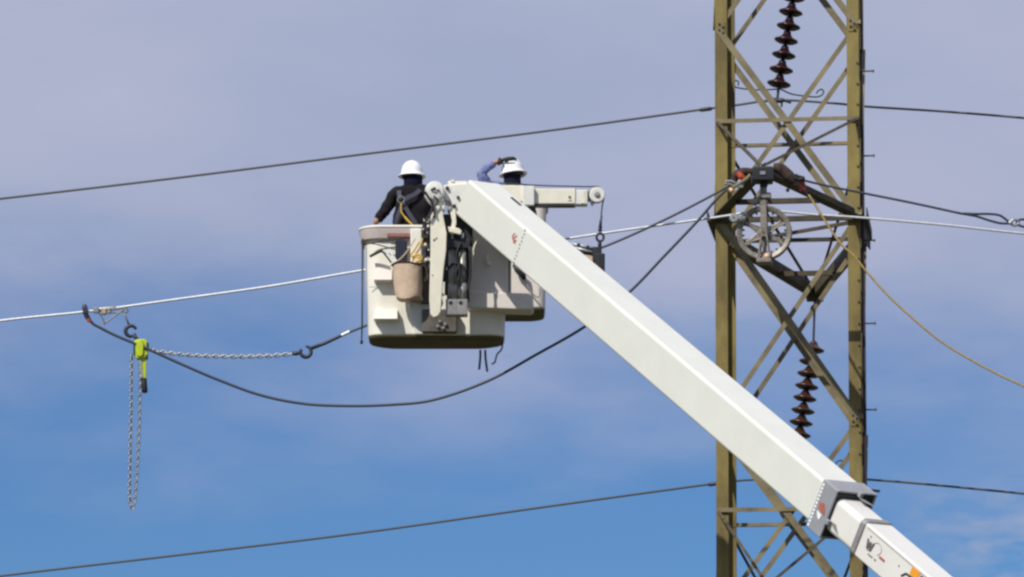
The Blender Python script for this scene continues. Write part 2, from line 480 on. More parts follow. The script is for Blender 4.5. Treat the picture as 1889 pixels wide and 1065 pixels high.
# corner gussets of the middle arm: the dark kite shapes outside both legs
for a0, s_ in ((aL(zA), -1), (aR(zA), 1)):
    c = [TW(a0 + 0.012 * s_, -HB + 0.02, zA - 0.005), TW(a0 + 0.035 * s_, -HB + 0.02, zA + 0.02), TW(a0 + 0.05 * s_, HB, zA + 0.03),
         TW(a0 + 0.05 * s_, HB, zA - 0.12), TW(a0 + 0.02 * s_, 0.0, zA - 0.16)]
    MB().extr(c, TR * 0.012 * s_).build('gusset_plate', M['tower_arm'], tower)

# ------------------------------------------------------------------ insulator strings and conductors
Zv = Vector((0, 0, 1))
def insulator(hang, discs, D, m, label, bottom, rad):
    o = empty('insulator_string', hang, label, 'insulator', 'suspension insulator strings on the tower')
    pts = [P(u, v, D) for u, v in discs]
    ax = (pts[0] - pts[-1]).normalized()
    mb = MB(); mb.tube([hang, pts[0] + ax * 0.06], 0.014, 8)
    mb.tube([hang + ax * -0.12 + TR * 0.03 * math.cos(q) + ax * 0.05 * math.sin(q) for q in [k * math.pi / 5 for k in range(10)]], 0.010, 6, closed=True)
    mb.build('hanger_link', M['cap'], o)
    sp = (pts[0] - pts[-1]).length / (len(pts) - 1)
    for p in pts:
        mb = MB()
        mb.lathe([(0, -0.035), (0.03, -0.035), (0.05, -0.016), (0.065, -0.028), (0.085, -0.012), (0.10, -0.024), (rad * 0.97, -0.004), (rad, 0.008), (rad * 0.96, 0.018),
                  (rad * 0.7, 0.034), (rad * 0.48, 0.052), (rad * 0.42, 0.07), (0, 0.07)], p, ax, 28)
        d = mb.build('disc', M[m], o, smooth=True)
        MB().lathe([(0, sp - 0.03), (0.018, sp - 0.03), (0.022, sp * 0.72), (0.042, sp * 0.66), (0.052, 0.064), (0, 0.06)], p, ax, 16).build('cap', M['cap'], d, smooth=True)
    b = bottom
    mb = MB(); mb.tube([pts[-1], b + Vector((0, 0, 0.01))], 0.016, 8)
    mb.build('pin', M['cap'], o)
    mb = MB()
    mb.tube(smooth_pts([b - TR * 0.16 + Vector((0, 0, -0.005)), b - TR * 0.06 + Vector((0, 0, 0.01)), b, b + TR * 0.08 - Zv * 0.0, b + TR * 0.16 - Zv * 0.025], 5), [0.016] * 5 + [0.03] * 10 + [0.018] * 6, 8)
    mb.box(b + TR * 0.05 - Zv * 0.045, TR, TQ, Zv, 0.012, 0.012, 0.03)
    mb.box(b - TR * 0.04 - Zv * 0.04, TR, TQ, Zv, 0.010, 0.012, 0.02)
    mb.build('suspension_clamp', M['dark'], o)
    return o
Du = far_top.y
ub = P(1434, 186, Du)
insulator(far_top, [(1462.5, -2.5), (1458.6, 24), (1454.4, 50), (1450, 76), (1445.7, 103), (1441, 130), (1436.7, 156)], Du, 'porc',
          'maroon porcelain insulator string hanging at the top of the tower', ub, 0.142)
Dl = far_tip.y
lb = P(1464, 872, Dl)
insulator(far_tip + Vector((0, 0, -0.05)), [(1499, 646), (1495.5, 669), (1492, 691.5), (1488, 714), (1484.5, 736), (1481, 759), (1477.5, 781), (1474, 803), (1470.5, 826)], Dl, 'porc2',
          'brown insulator string hanging lower down, its foot behind the boom', lb, 0.142)

def line_D(D0, u0):
    X0 = (u0 - W0 / 2) / FPX * D0
    def f(u):
        D = D0
        for _ in range(3):
            X = (u - W0 / 2) / FPX * D
            D = D0 - 0.136 * (X - X0)
        return D
    return f
def cable(name, pts, D, r, m, label, cat, n=10, group=None, seg=8, bumps=0):
    p = px_curve(pts, D, n)
    mb = MB(); mb.tube(p, r, seg)
    o = mb.build(name, M[m], None, smooth=True)
    return tag(o, label, cat, group)
fU = line_D(Du, 1434)
cable('conductor', [(-260, 396), (0, 367), (330, 328), (660, 286), (1000, 243), (1290, 203), (1360, 194), (1434, 185), (1540, 191), (1600, 197), (1740, 206), (1889, 218), (2150, 243)], fU, 0.0135, 'wire',
      'thin dark conductor crossing the top of the picture under the maroon insulator string', 'power line', group='dark conductors on the far side of the tower')
# armour sleeve ends on the upper conductor, part of its string
fL = line_D(Dl, 1464)
cable('conductor', [(-260, 1098), (0, 1063), (330, 1024), (660, 984), (1000, 936), (1320, 892), (1400, 884), (1464, 874), (1560, 882), (1680, 891), (1889, 911), (2150, 938)], fL, 0.0135, 'wire',
      'thin dark conductor crossing low in the picture behind the boom', 'power line', group='dark conductors on the far side of the tower')
# arcing rods over the clamps (bowed bars with curled ends)
def arc_rod(l, D, label):
    mb = MB(); mb.tube(px_curve(l, D, 6), 0.009, 6)
    return tag(mb.build('arcing_rod', M['dark'], None, smooth=True), label, 'arcing rod', 'arcing rods above the line clamps')
arc_rod([(1362, 158), (1362, 151), (1357, 149), (1353, 155), (1360, 162), (1395, 166), (1432, 165), (1440, 165), (1458, 173), (1480, 177), (1508, 179), (1519, 172), (1516, 165), (1509, 168), (1506, 173)], Du, 'bowed dark rod with curled ends over the upper clamp, inside the tower')
arc_rod([(1548, 868), (1556, 862), (1556, 852), (1548, 850), (1541, 857), (1544, 866), (1534, 876), (1500, 882), (1464, 866)], Dl, 'curled dark rod beside the right leg just above the boom')
for u, v, f, lab in ((1302, 202, fU, 'small dark sleeve on the upper conductor left of the tower'), (1318, 893, fL, 'small dark sleeve on the lower conductor at the left leg')):
    a, b = P(u - 12, v + 1.5, f(u - 12)), P(u + 12, v - 1.5, f(u + 12))
    tag(MB().tube([a, a.lerp(b, .15), a.lerp(b, .85), b], [0.014, 0.024, 0.024, 0.014], 10).build('line_sleeve', M['dark'], None, smooth=True), lab, 'line sleeve', 'sleeves on the dark conductors')

# bright conductor being worked on: hangs in the sheave under the near arm
Dn = near_tip.y
fN = line_D(Dn, 1408)
cable('conductor', [(-240, 625), (0, 592), (160, 575), (330, 552), (500, 528), (670, 499), (860, 470), (1050, 440), (1200, 418), (1330, 400), (1372, 393), (1408, 389), (1450, 391), (1500, 396), (1590, 402), (1740, 415), (1889, 431), (2120, 452)], fN, 0.0125, 'alum',
      'bright bare aluminium conductor running through the sheave wheel', 'power line')

# ------------------------------------------------------------------ stringing block
bc = P(1410, 430, Dn)
sb = empty('stringing_block', bc, 'large round grey sheave block with spokes hanging under the crossarm', 'sheave block')
px = PX(Dn)
mb = MB()
Rw = 52 * px
mb.lathe([(Rw - 0.055, -0.03), (Rw - 0.012, -0.045), (Rw, -0.04), (Rw, -0.03), (Rw - 0.03, -0.008), (Rw - 0.03, 0.008), (Rw, 0.03), (Rw, 0.04), (Rw - 0.012, 0.045), (Rw - 0.055, 0.03), (Rw - 0.055, -0.03)], bc, -TQ, 56)
mb.build('rim', M['block'], sb, smooth=True, bevel=0.003, bseg=1)
for k in range(6):
    q = R(90 + 60 * k)
    d = TR * math.cos(q) + Zv * math.sin(q); e = TR * -math.sin(q) + Zv * math.cos(q)
    mb = MB()
    a = bc + d * 0.04; b = bc + d * (Rw - 0.045)
    for s in (-1, 1):
        mb.tube([a + e * 0.035 * s, a.lerp(b, 0.6) + e * 0.012 * s, b + e * 0.03 * s], 0.0105, 6)
    mb.box((a + b) / 2, d, e, TQ, (b - a).length / 2, 0.014, 0.008)
    mb.build('spoke', M['block'], sb)
MB().lathe([(0, -0.075), (0.028, -0.075), (0.03, -0.06), (0.055, -0.05), (0.06, 0.05), (0, 0.06)], bc, TQ, 24).build('hub', M['block'], sb, smooth=True, bevel=0.003)
for k in range(24):
    q = 2 * math.pi * k / 24 + 0.1; mb = MB()
    mb.box(bc + (TR * math.cos(q) + Zv * math.sin(q)) * (Rw - 0.065), TR * math.cos(q) + Zv * math.sin(q), TR * -math.sin(q) + Zv * math.cos(q), TQ, 0.015, 0.009, 0.014)
    mb.build('rivet', M['dark'], sb)
for s in (-1, 1):
    mb = MB(); oy = TQ * 0.075 * s
    top = P(1409, 372, Dn); bot = P(1410, 480, Dn)
    mb.extr([top - TR * 0.032 + oy, top + TR * 0.028 + oy, bc + TR * 0.035 + Zv * 0.05 + oy, bc + TR * 0.035 - Zv * 0.05 + oy, bc - TR * 0.035 - Zv * 0.05 + oy, bc - TR * 0.035 + Zv * 0.05 + oy], TQ * 0.014)
    for q in (-1, 1):
        mb.bar(bc + TR * 0.028 * q + oy - Zv * 0.04, bot + TR * 0.062 * q + oy, 0.018, 0.014, TQ)
    mb.build('side_strap', M['block'], sb, bevel=0.003)
MB().box(P(1410, 483, Dn), TR, TQ, Zv, 0.076, 0.10, 0.022).build('bottom_bar', M['block'], sb, bevel=0.006)
MB().lathe([(0, -0.025), (0.035, -0.02), (0.04, 0.0), (0, 0.02)], P(1416, 476, Dn) - TQ * 0.09, -TQ, 12).build('knob', M['copper'], sb, smooth=True)
mb = MB(); tp = P(1409, 345, Dn)
mb.tube([P(1408, 333, Dn), P(1409, 372, Dn)], 0.035, 12)
mb.box(P(1409, 362, Dn), TR, TQ, Zv, 0.075, 0.05, 0.03)
mb.box(P(1397, 372, Dn), (TR + Zv).normalized(), TQ, (Zv - TR).normalized(), 0.05, 0.03, 0.02)
mb.build('swivel', M['block'], sb, bevel=0.008)
# tip hardware the block hangs from
th = MB()
th.rect(1388, 308, 1428, 332, Dn - 0.16, 0.26)
th.rect(1402, 331, 1416, 345, Dn - 0.05, 0.06)
tho = th.build('hanger_bracket', M['black'], tower, bevel=0.01)
MB().rect(1402, 316, 1412, 322, Dn - 0.172, 0.01).build('bracket_bolt', M['steel'], tower)
# small ring guide left of the block
rc = P(1354, 402, Dn - 0.05)
mb = MB(); mb.lathe([(0.012, -0.012), (0.045, -0.012), (0.05, 0), (0.045, 0.012), (0.012, 0.012), (0.012, -0.012)], rc, TQ, 20)
mb.bar(rc + TR * 0.03, P(1375, 402, Dn - 0.05), 0.03, 0.02, TQ)
mb.build('guide_eye', M['steel'], sb, smooth=False, bevel=0.003)

# ------------------------------------------------------------------ slings, hoses and cables at the near tip
def wrap(l, rads, m, name, label, cat, D=None, n=8, group=None):
    pts = px_curve(l, D if D is not None else Dn - 0.12, n)
    rr = []
    for i in range(len(pts)):
        t = i / (len(pts) - 1) * (len(rads) - 1); k = min(int(t), len(rads) - 2); rr.append(rads[k] + (rads[k + 1] - rads[k]) * (t - k))
    mb = MB(); mb.tube(pts, rr, 10)
    o = mb.build(name, M[m], None, smooth=True)
    if label: tag(o, label, cat, group)
    return o
wrap([(1426, 309), (1440, 312), (1455, 325), (1466, 336)], [0.045, 0.06, 0.062, 0.045], 'rust', 'sling_sleeve', 'bulky rust brown sling sleeve wrapped over the crossarm right of the tip', 'sling', D=Dn - 0.05)
wrap([(1470, 328), (1477, 338), (1483, 352)], [0.03, 0.045, 0.035], 'orange', 'web_sling', 'red orange web sling tied on the crossarm right of the tip', 'sling', D=Dn - 0.04, group=None)
wrap([(1389, 317), (1372, 318), (1358, 324), (1352, 340)], [0.035, 0.05, 0.05, 0.03], 'rust', 'sling_sleeve', 'rust brown sling sleeve bending over the left end of the crossarm tip', 'sling', D=Dn - 0.12)
wrap([(1361, 319), (1367, 326), (1374, 330)], [0.025, 0.035, 0.022], 'orange', 'web_sling', 'small orange web sling tied left of the crossarm tip', 'sling', D=Dn - 0.18)
wrap([(1345, 348), (1350, 352), (1353, 351)], [0.02, 0.03, 0.015], 'copper', 'end_ferrule', 'pale copper ferrule at the left end of the slings', 'fitting', D=Dn - 0.2)
wrap([(1384, 322), (1378, 330), (1366, 338), (1352, 346)], [0.015, 0.022, 0.022, 0.015], 'brace', 'sling_tail', 'tan sling tail hanging left of the crossarm tip', 'sling', D=Dn - 0.2)
sh = wrap([(1338, 335), (1350, 335), (1362, 341), (1370, 345), (1358, 344), (1346, 340), (1337, 339)], [0.012, 0.014, 0.014, 0.014, 0.012, 0.012, 0.012], 'steel', 'shackle', 'grey steel shackle joining the cables left of the tip', 'shackle', D=Dn - 0.2)
wrap([(1466, 322), (1474, 326), (1482, 329), (1474, 331), (1466, 327)], [0.012, 0.016, 0.02, 0.016, 0.012], 'dark', 'shackle', 'dark steel shackle above the red orange sling', 'shackle', D=Dn - 0.12)
wrap([(1458, 318), (1466, 330), (1478, 345), (1486, 354), (1493, 362), (1510, 375)], [0.008] * 3, 'rope_blue', 'tie_cord', 'thin dark cord hanging beside the red orange sling', 'cord', D=Dn - 0.1)
MB().ell(P(1453, 351, Dn), 0.02, 0.02, 0.022).build('tag_weight', M['black'], None, smooth=True)
tag(bpy.data.objects['tag_weight'], 'tiny black weight under the crossarm right of the sheave hanger', 'weight')

# the pulling cable: from the crossarm, behind buckets and boom, to the chain hoist sling
fP = line_D(Dn, 1345)
cable('pulling_cable', [(1350, 340), (1300, 368), (1215, 411), (1113, 456), (960, 512), (820, 552), (700, 592), (655, 609), (645, 613)], fP, 0.0125, 'rope_blue',
      'dark pulling cable from the crossarm passing behind the buckets', 'cable')
cable('grounding_cable', [(1340, 350), (1318, 372), (1285, 410), (1225, 473), (1160, 540), (1080, 602), (990, 654), (900, 703), (800, 738), (720, 747), (640, 749), (560, 745), (480, 729), (400, 700), (330, 670), (270, 643), (215, 620), (185, 605), (170, 596), (161, 580), (157, 566)],
      fP, 0.0145, 'rope_blue', 'long slack black grounding cable drooping in a deep curve below the buckets', 'cable', n=10)
cable('guy_cable', [(1478, 332), (1530, 344), (1590, 356), (1680, 374), (1772, 394)], fP, 0.0125, 'rope_blue', 'dark guy cable running right from the crossarm to an eye splice', 'cable')
# eye splice and ring at right
mb = MB()
Dr = fP(1820)
for s in (-1, 1):
    mb.tube(px_curve([(1772, 394), (1800, 397 + 2 * s), (1825, 401 + 6 * s), (1845, 405 + 7 * s), (1861, 411 + 1.5 * s)], Dr, 6), 0.0125, 8)
tag(mb.build('eye_splice', M['rope_blue'], None, smooth=True), 'narrow black eye splice loop at the end of the guy cable', 'cable eye')
mb = MB(); c = P(1872, 411, Dr)
mb.tube([c + Vector((math.cos(q) * 0.04, 0, math.sin(q) * 0.032)) for q in [k * math.pi / 8 for k in range(16)]], 0.013, 8, closed=True)
mb.tube([P(1860, 411, Dr), P(1868, 412, Dr)], 0.022, 8)
tag(mb.build('thimble_ring', M['steel'], None, smooth=True), 'steel thimble ring near the right edge of the picture', 'ring')
mb = MB()
for s in (-1, 1):
    mb.tube(px_curve([(1874, 411 + 2 * s), (1890, 412 + 7 * s), (1940, 420 + 7 * s), (1990, 430)], Dr, 6), 0.0125, 8)
tag(mb.build('eye_splice', M['rope_blue'], None, smooth=True), 'second black cable loop cut off by the right edge', 'cable eye')
cable('hand_rope', [(1492, 360), (1510, 388), (1530, 420), (1552, 451), (1575, 472), (1600, 503), (1640, 547), (1690, 593), (1740, 633), (1800, 669), (1850, 695), (1889, 713), (1990, 760)], lambda u: Dn - 0.15 - (u - 1490) * 0.001, 0.0112, 'rope_yel',
      'tan yellow hand rope sagging away to the lower right', 'rope')

# ------------------------------------------------------------------ aerial lift
LB = empty('aerial_lift', P(1740, 1065, 38.4) - Vector((0, 0, 1.0)), 'white telescopic boom with two work buckets reaching up beside the tower', 'aerial lift')
T0 = P(864, 332, 44.6); T1 = P(1524, 891, 40.2)
bd = (T0 - T1).normalized()                     # towards the tip
bw = bd.cross(Zv).normalized()                  # right, away
bh = -(Zv - bd * Zv.dot(bd)).normalized()       # down
BH, BWd = 0.385, 0.40
def boom_pt(s, a, b):
    """s metres from tip towards the base; a across (0..1 of width to the right), b metres down"""
    return T0 - bd * s + bw * a + bh * b
LEN = (T0 - T1).length
def section(mb, s0, s1, a0, a1, b0, b1, r, seg=5, hollow=0, s0cut=0.0, k1=1.0):
    """rounded box tube along the boom"""
    rings = []
    for s, kk in ((s0, 1.0), (s1, k1)):
        ring = []
        ca, cb = (a0 + a1) / 2, (b0 + b1) / 2
        for cx, cy, q0 in ((a1 - r, b1 - r, 0), (a0 + r, b1 - r, 90), (a0 + r, b0 + r, 180), (a1 - r, b0 + r, 270)):
            for i in range(seg + 1):
                q = R(q0 + 90 * i / seg)
                x, y = cx + r * math.cos(q), cy + r * math.sin(q)
                x = ca + (x - ca) * kk; y = cb + (y - cb) * kk
                ring.append(boom_pt(s + (s0cut * (b1 - y) / (b1 - b0) if s == s0 else 0), x, y))
        rings.append(ring)
    va = [mb.bm.verts.new(p) for p in rings[0]]; vb = [mb.bm.verts.new(p) for p in rings[1]]
    n = len(va)
    for i in range(n):
        j = (i + 1) % n; f = mb.bm.faces.new((va[i], va[j], vb[j], vb[i])); f.smooth = True
    mb.bm.faces.new(va[::-1]); mb.bm.faces.new(vb)
    return mb
def build_sec(mb, name, m, parent, **k):
    o = mb.build(name, m, parent, **k)
    for p in o.data.polygons: p.use_smooth = len(p.vertices) == 4
    w_ = o.modifiers.new('wn', 'WEIGHTED_NORMAL'); w_.keep_sharp = True; w_.weight = 100
    return o
boom = build_sec(section(MB(), 0, LEN, 0, BWd, 0, BH, 0.030, k1=1.05), 'boom', M['boom'], LB)
boom['label'] = 'wide pale upper boom section'
# collar with white ticks
cs0, cs1 = LEN - 0.02, LEN + 0.21
colr = MB()
for (a0, a1, b0, b1) in ((-0.028, -0.006, -0.028, BH + 0.055), (BWd + 0.006, BWd + 0.03, -0.028, BH + 0.055)):
    c = boom_pt((cs0 + cs1) / 2, (a0 + a1) / 2, (b0 + b1) / 2)
    colr.box(c, bd, bw, bh, (cs1 - cs0) / 2, (a1 - a0) / 2, (b1 - b0) / 2)
for (b0, b1) in ((-0.03, -0.008), (BH + 0.034, BH + 0.057)):
    c = boom_pt((cs0 + cs1) / 2, BWd / 2, (b0 + b1) / 2)
    colr.box(c, bd, bw, bh, (cs1 - cs0) / 2 - 0.002, BWd / 2 + 0.006, (b1 - b0) / 2)
collar = colr.build('boom_collar', M['grey'], LB, bevel=0.012, bseg=3)
# near rim: solid black fill stands in for the shade inside the collar
mb = MB(); section(mb, LEN + 0.02, LEN + 0.205, 0.0, BWd, 0.0, BH + 0.03, 0.02)
build_sec(mb, 'collar_shade_fill', M['black'], collar)
for k in range(12):
    c = boom_pt(cs0 + 0.035, -0.0305, 0.015 + k * (BH + 0.005) / 11)
    MB().box(c, bd, bw, bh, 0.013, 0.003, 0.010).build('tick_mark', M['hat'], collar)
mb = MB()
mb.extr([boom_pt(cs0 + 0.13 + x, -0.0295, 0.20 + y) for x, y in ((-0.06, -0.035), (0.0, -0.05), (0.04, 0.0), (0.05, 0.045), (-0.01, 0.03), (-0.05, 0.02))], bw * -0.003)
mb.build('red_decal', M['red'], collar)
mb = MB()
mb.extr([boom_pt(cs0 + 0.12 + x, -0.0295, 0.275 + y) for x, y in ((-0.05, -0.03), (0.03, -0.02), (0.02, 0.03), (-0.01, 0.02))], bw * -0.003)
mb.build('white_decal', M['hat'], collar)
# latches on the rim; a dark pointed plate stands in for each one's shadow
for a, b in ((-0.02, 0.27), (BWd * 0.55, -0.02)):
    mb = MB(); c = boom_pt(cs1 + 0.03, a, b)
    d_ = bh if b > 0.1 else bw
    mb.box(c + bd * 0.015, bd, bw, bh, 0.025, 0.018, 0.022)
    la = mb.build('wear_pad', M['grey'], collar, bevel=0.004)
    e_ = (bw * 0.028 if b > 0.1 else bh * 0.022)
    mb = MB(); mb.extr([c + e_ + bd * 0.01 - d_ * 0.012, c + e_ - bd * 0.07 - d_ * 0.02, c + e_ - bd * 0.15 + d_ * 0.05, c + e_ - bd * 0.05 + d_ * 0.03], e_ * 0.35)
    mb.build('latch_shadow', M['cyl'], la, bevel=0.003)
MB().tube([boom_pt(cs0 + 0.13, BWd + 0.03, -0.02), boom_pt(cs0 + 0.13, BWd + 0.12, -0.02)], 0.012, 8).build('pin', M['dark'], collar)
# inner sections
ia0, ia1, ib0, ib1 = 0.010, 0.305, 0.045, 0.365
inner = build_sec(section(MB(), LEN + 0.1, LEN + 0.62, ia0, ia1, ib0, ib1, 0.055, seg=7), 'inner_boom', M['boom_low'], LB)
band = build_sec(section(MB(), LEN + 0.60, LEN + 0.66, ia0 - 0.012, ia1 + 0.012, ib0 - 0.012, ib1 + 0.012, 0.05, seg=7), 'boom_band', M['cyl'], LB)
lower = build_sec(section(MB(), LEN + 0.655, LEN + 4.5, ia0 + 0.002, ia1, ib0 + 0.004, ib1, 0.018, seg=4), 'lower_boom', M['boom_low'], LB)
mb = MB()
mb.extr([boom_pt(LEN + 0.70, ia0 - 0.0005, ib0 + 0.028), boom_pt(LEN + 1.9, ia0 - 0.0005, ib0 + 0.028), boom_pt(LEN + 1.9, ia0 - 0.0005, ib0 + 0.033), boom_pt(LEN + 0.70, ia0 - 0.0005, ib0 + 0.033)], bw * -0.002)
mb.build('weld_line', M['cyl'], lower)
def mark(par, name, m, s, b, pts, a=None):
    a = ia0 if a is None else a
    mb = MB(); mb.extr([boom_pt(s + x, a - 0.001, b + y) for x, y in pts], bw * -0.003)
    return mb.build(name, M[m], par)
def stroke(par, name, m, s, b, segs, w=0.008, a=None):
    """letter strokes drawn as flat bars on the boom's left side; x to the base, y down"""
    a = (ia0 if a is None else a) - 0.002
    mb = MB()
    for i, (x0, y0, x1, y1) in enumerate(segs):
        p0, p1 = boom_pt(s + x0, a - 0.0004 * i, b + y0), boom_pt(s + x1, a - 0.0004 * i, b + y1)
        mb.bar(p0, p1, w, 0.002, bw)
    return mb.build(name, M[m], par)
# maker's mark: letter, thin ring, red dash, dots
s1 = LEN + 0.76
stroke(lower, 'logo_letter', 'ink', s1, 0.15, [(0, 0, 0.025, 0.085), (0.025, 0.085, 0.045, 0.01), (0.045, 0.01, 0.07, 0.085), (0.07, 0.085, 0.09, 0.0)], 0.022)
mb = MB(); c = boom_pt(s1 + 0.15, ia0 - 0.002, 0.17)
mb.tube([c + bd * -0.06 * math.cos(q) + bh * 0.05 * math.sin(q) for q in [R(20 + 22 * k) for k in range(-8, 3)]], 0.002, 5)
mb.build('logo_ring', M['cyl'], lower)
mark(lower, 'logo_dash', 'red', s1 + 0.21, 0.205, [(0, 0), (0.08, 0), (0.08, 0.020), (0, 0.020)])
stroke(lower, 'logo_text', 'cyl', s1 + 0.06, 0.265, [(0, 0, 0.07, 0), (0.10, 0.0, 0.125, 0.0)], 0.014)
for s_, b_ in ((LEN + 0.78, 0.12), (LEN + 0.80, 0.235), (LEN + 1.33, 0.25), (LEN + 1.50, 0.17), (LEN + 1.60, 0.30), (LEN + 1.24, 0.16)):
    MB().lathe([(0, 0.004), (0.009, 0.003), (0.010, 0)], boom_pt(s_, ia0, b_), -bw, 8).build('rivet', M['cyl'], lower)
mark(lower, 'amber_decal', 'amber', LEN + 1.40, 0.075, [(0, 0), (0.12, 0), (0.12, 0.08), (0, 0.08)])
stroke(lower, 'decal_border', 'dark', LEN + 1.36, 0.17, [(0, 0, 0.22, 0), (0.0, 0.0, -0.05, 0.05), (0.08, 0.03, 0.22, 0.04)], 0.018)
mark(lower, 'decal_mark', 'dark', LEN + 1.54, 0.09, [(0, 0), (0.08, 0), (0.08, 0.10), (0, 0.10)])
# dotted scale and red mark on the upper section
srow = 1.15
for k in range(10):
    c = boom_pt(srow + 0.01 * (k % 2), -0.0015, 0.02 + k * 0.038)
    MB().box(c, bd, bw, bh, 0.011, 0.002, 0.0085).build('scale_dot', M['cyl'], boom)
stroke(boom, 'red_number', 'red', 0.99, 0.15, [(0, 0, 0.03, -0.035), (0.02, 0.03, 0.07, -0.03), (0.045, 0.05, 0.085, 0.01), (0.0, 0.005, 0.085, 0.045)], 0.019, a=0.0)
for s_, a_ in ((0.55, 0.13), (0.75, 0.22), (0.60, 0.30), (0.35, 0.2)):
    MB().lathe([(0, 0.004), (0.008, 0.003), (0.009, 0)], boom_pt(s_, a_, 0), -bh, 8).build('rivet', M['white'], boom)
MB().box(boom_pt(0.44, 0.31, -0.004), bd, bw, bh, 0.09, 0.013, 0.006).build('slot', M['dark'], boom)
for s_, b_ in ((0.25, 0.22), (0.42, 0.10), (0.4, 0.31)):
    MB().lathe([(0, 0.004), (0.007, 0.003), (0.008, 0)], boom_pt(s_, 0, b_), -bw, 8).build('rivet', M['white'], boom)

# boom head and levelling knuckle, left of the boom tip
DK = 44.62
mb = MB()
mb.poly([(818, 341), (864, 337), (864, 352), (850, 400), (838, 394), (830, 372), (818, 368)], DK + 0.12, 0.3)
head = mb.build('boom_head', M['white'], LB, bevel=0.015, bseg=3)
MB().rect(826, 334, 862, 341, DK + 0.16, 0.2).build('cap_plate', M['cream'], head, bevel=0.008)
MB().rect(832, 331, 838, 336, DK + 0.15, 0.04).build('bolt', M['white'], head)
MB().lathe([(0, -0.02), (0.02, -0.018), (0.024, 0.0), (0.04, 0.0), (0.085, 0.008), (0.097, 0.03), (0.097, 0.16), (0, 0.16)], P(802, 351, DK), Vector((0, 1, 0)), 32).build('knuckle', M['white'], head, smooth=True, bevel=0.004)
mb = MB(); mb.poly([(786, 352), (806, 366), (822, 372), (820, 388), (804, 384), (790, 372), (783, 362)], DK + 0.06, 0.12)
mb.build('knuckle_arm', M['white'], head, bevel=0.008)
for (u, v, r_) in ((801, 349, 4), (809, 351, 2), (796, 350, 2), (813, 360, 2), (830, 385, 5), (845, 364, 3), (825, 347, 3.5), (812, 374, 4.5), (838, 380, 3.5)):
    MB().lathe([(0, -0.012), (r_ * PX(DK) * 0.8, -0.01), (r_ * PX(DK), 0.0), (r_ * PX(DK), 0.16)], P(u, v, DK - 0.012 if u < 818 and v < 356 else DK + 0.10), Vector((0, 1, 0)), 12).build('pin', M['dark'] if r_ < 4.2 else M['steel'], head)
mb = MB(); mb.tube(px_curve([(784, 354), (790, 364), (798, 376), (796, 390), (790, 402)], DK - 0.02, 6), 0.013, 8)
mb.tube(px_curve([(800, 362), (808, 372), (800, 384), (802, 396)], DK - 0.02, 6), 0.010, 8)
mb.build('hose', M['black'], head, smooth=True)
mb = MB()
mb.poly([(829, 384), (840, 387), (842, 410), (838, 432), (830, 432), (834, 408)], DK + 0.1, 0.04)
mb.poly([(826, 418), (846, 421), (852, 426), (850, 433), (828, 428)], DK + 0.08, 0.05)
mb.build('link', M['cream'], head, bevel=0.006)
# long cream levelling plate
mb = MB()
mb.poly([(795, 390), (803, 381), (815, 379), (817, 396), (824, 430), (823, 462), (818, 500), (815, 545), (813, 575), (808, 583), (800, 586), (794, 580), (792, 552), (794, 470), (794, 420)], DK + 0.02, 0.10)
plate = mb.build('levelling_plate', M['cream'], LB, bevel=0.008, bseg=3)
for u, v, r_ in ((801, 400, 2.6), (801, 443, 2), (798, 508, 1.3), (805, 440, 1.6)):
    MB().lathe([(0, -0.006), (r_ * PX(DK), -0.005), (r_ * PX(DK), 0.0)], P(u, v, DK + 0.02), Vector((0, 1, 0)), 10).build('bolt', M['dark'], plate)
# dark carriage and shade block behind the plate and the two hydraulic cylinders
mb = MB()
mb.rect(817, 395, 872, 452, DK + 0.22, 0.14)  # dark block in place of the deep shade under the boom
mb.rect(824, 448, 866, 556, DK + 0.27, 0.08)
mb.rect(823, 440, 868, 458, DK + 0.14, 0.12)
carr = mb.build('carriage', M['dark'], LB, bevel=0.01)
for u in (834.5, 853):
    mb = MB()
    mb.tube([P(u, 452, DK + 0.2), P(u, 553, DK + 0.2)], 7.2 * PX(DK), 16)
    mb.tube([P(u, 524, DK + 0.2), P(u, 550, DK + 0.2)], 8.2 * PX(DK), 16)
    c = mb.build('hydraulic_cylinder', M['cyl'], LB, smooth=True)
    MB().rect(u - 2.5, 430, u + 2.5, 453, DK + 0.18, 0.03).build('rod', M['steel'], c)
    mb = MB(); mb.rect(u - 12.5, 552, u + 9.5, 581, DK + 0.1, 0.16)
    bl = mb.build('end_block', M['cyl'], c, bevel=0.008)
    MB().lathe([(0, -0.004), (0.018, -0.004), (0.02, 0)], P(u - 3, 559, DK + 0.1), Vector((0, 1, 0)), 14).build('pin', M['black'], c)
for l in ([(822, 545), (824, 505), (834, 488), (848, 487), (857, 497), (859, 520)], [(848, 487), (841, 505), (845, 530), (840, 560)], [(866, 455), (868, 500), (862, 540)], [(845, 520), (848, 500), (842, 470), (850, 448)], [(819, 420), (823, 470), (819, 520)]):
    mb = MB(); mb.tube(px_curve(l, DK + 0.13, 6), 0.012, 8); mb.build('hose', M['black'], LB, smooth=True)
for l in ([(872, 470), (875, 455), (882, 440)], [(868, 512), (871, 480), (874, 466)]):
    mb = MB(); mb.tube(px_curve(l, DK + 0.16, 4), 0.009, 6); mb.build('conduit', M['cream'], LB, smooth=True)

def crumple(o, strength, scale):
    t = bpy.data.textures.new('folds', 'CLOUDS'); t.noise_scale = scale; t.noise_depth = 3
    d = o.modifiers.new('folds', 'DISPLACE'); d.texture = t; d.strength = strength; d.mid_level = 0.5; d.texture_coords = 'GLOBAL'
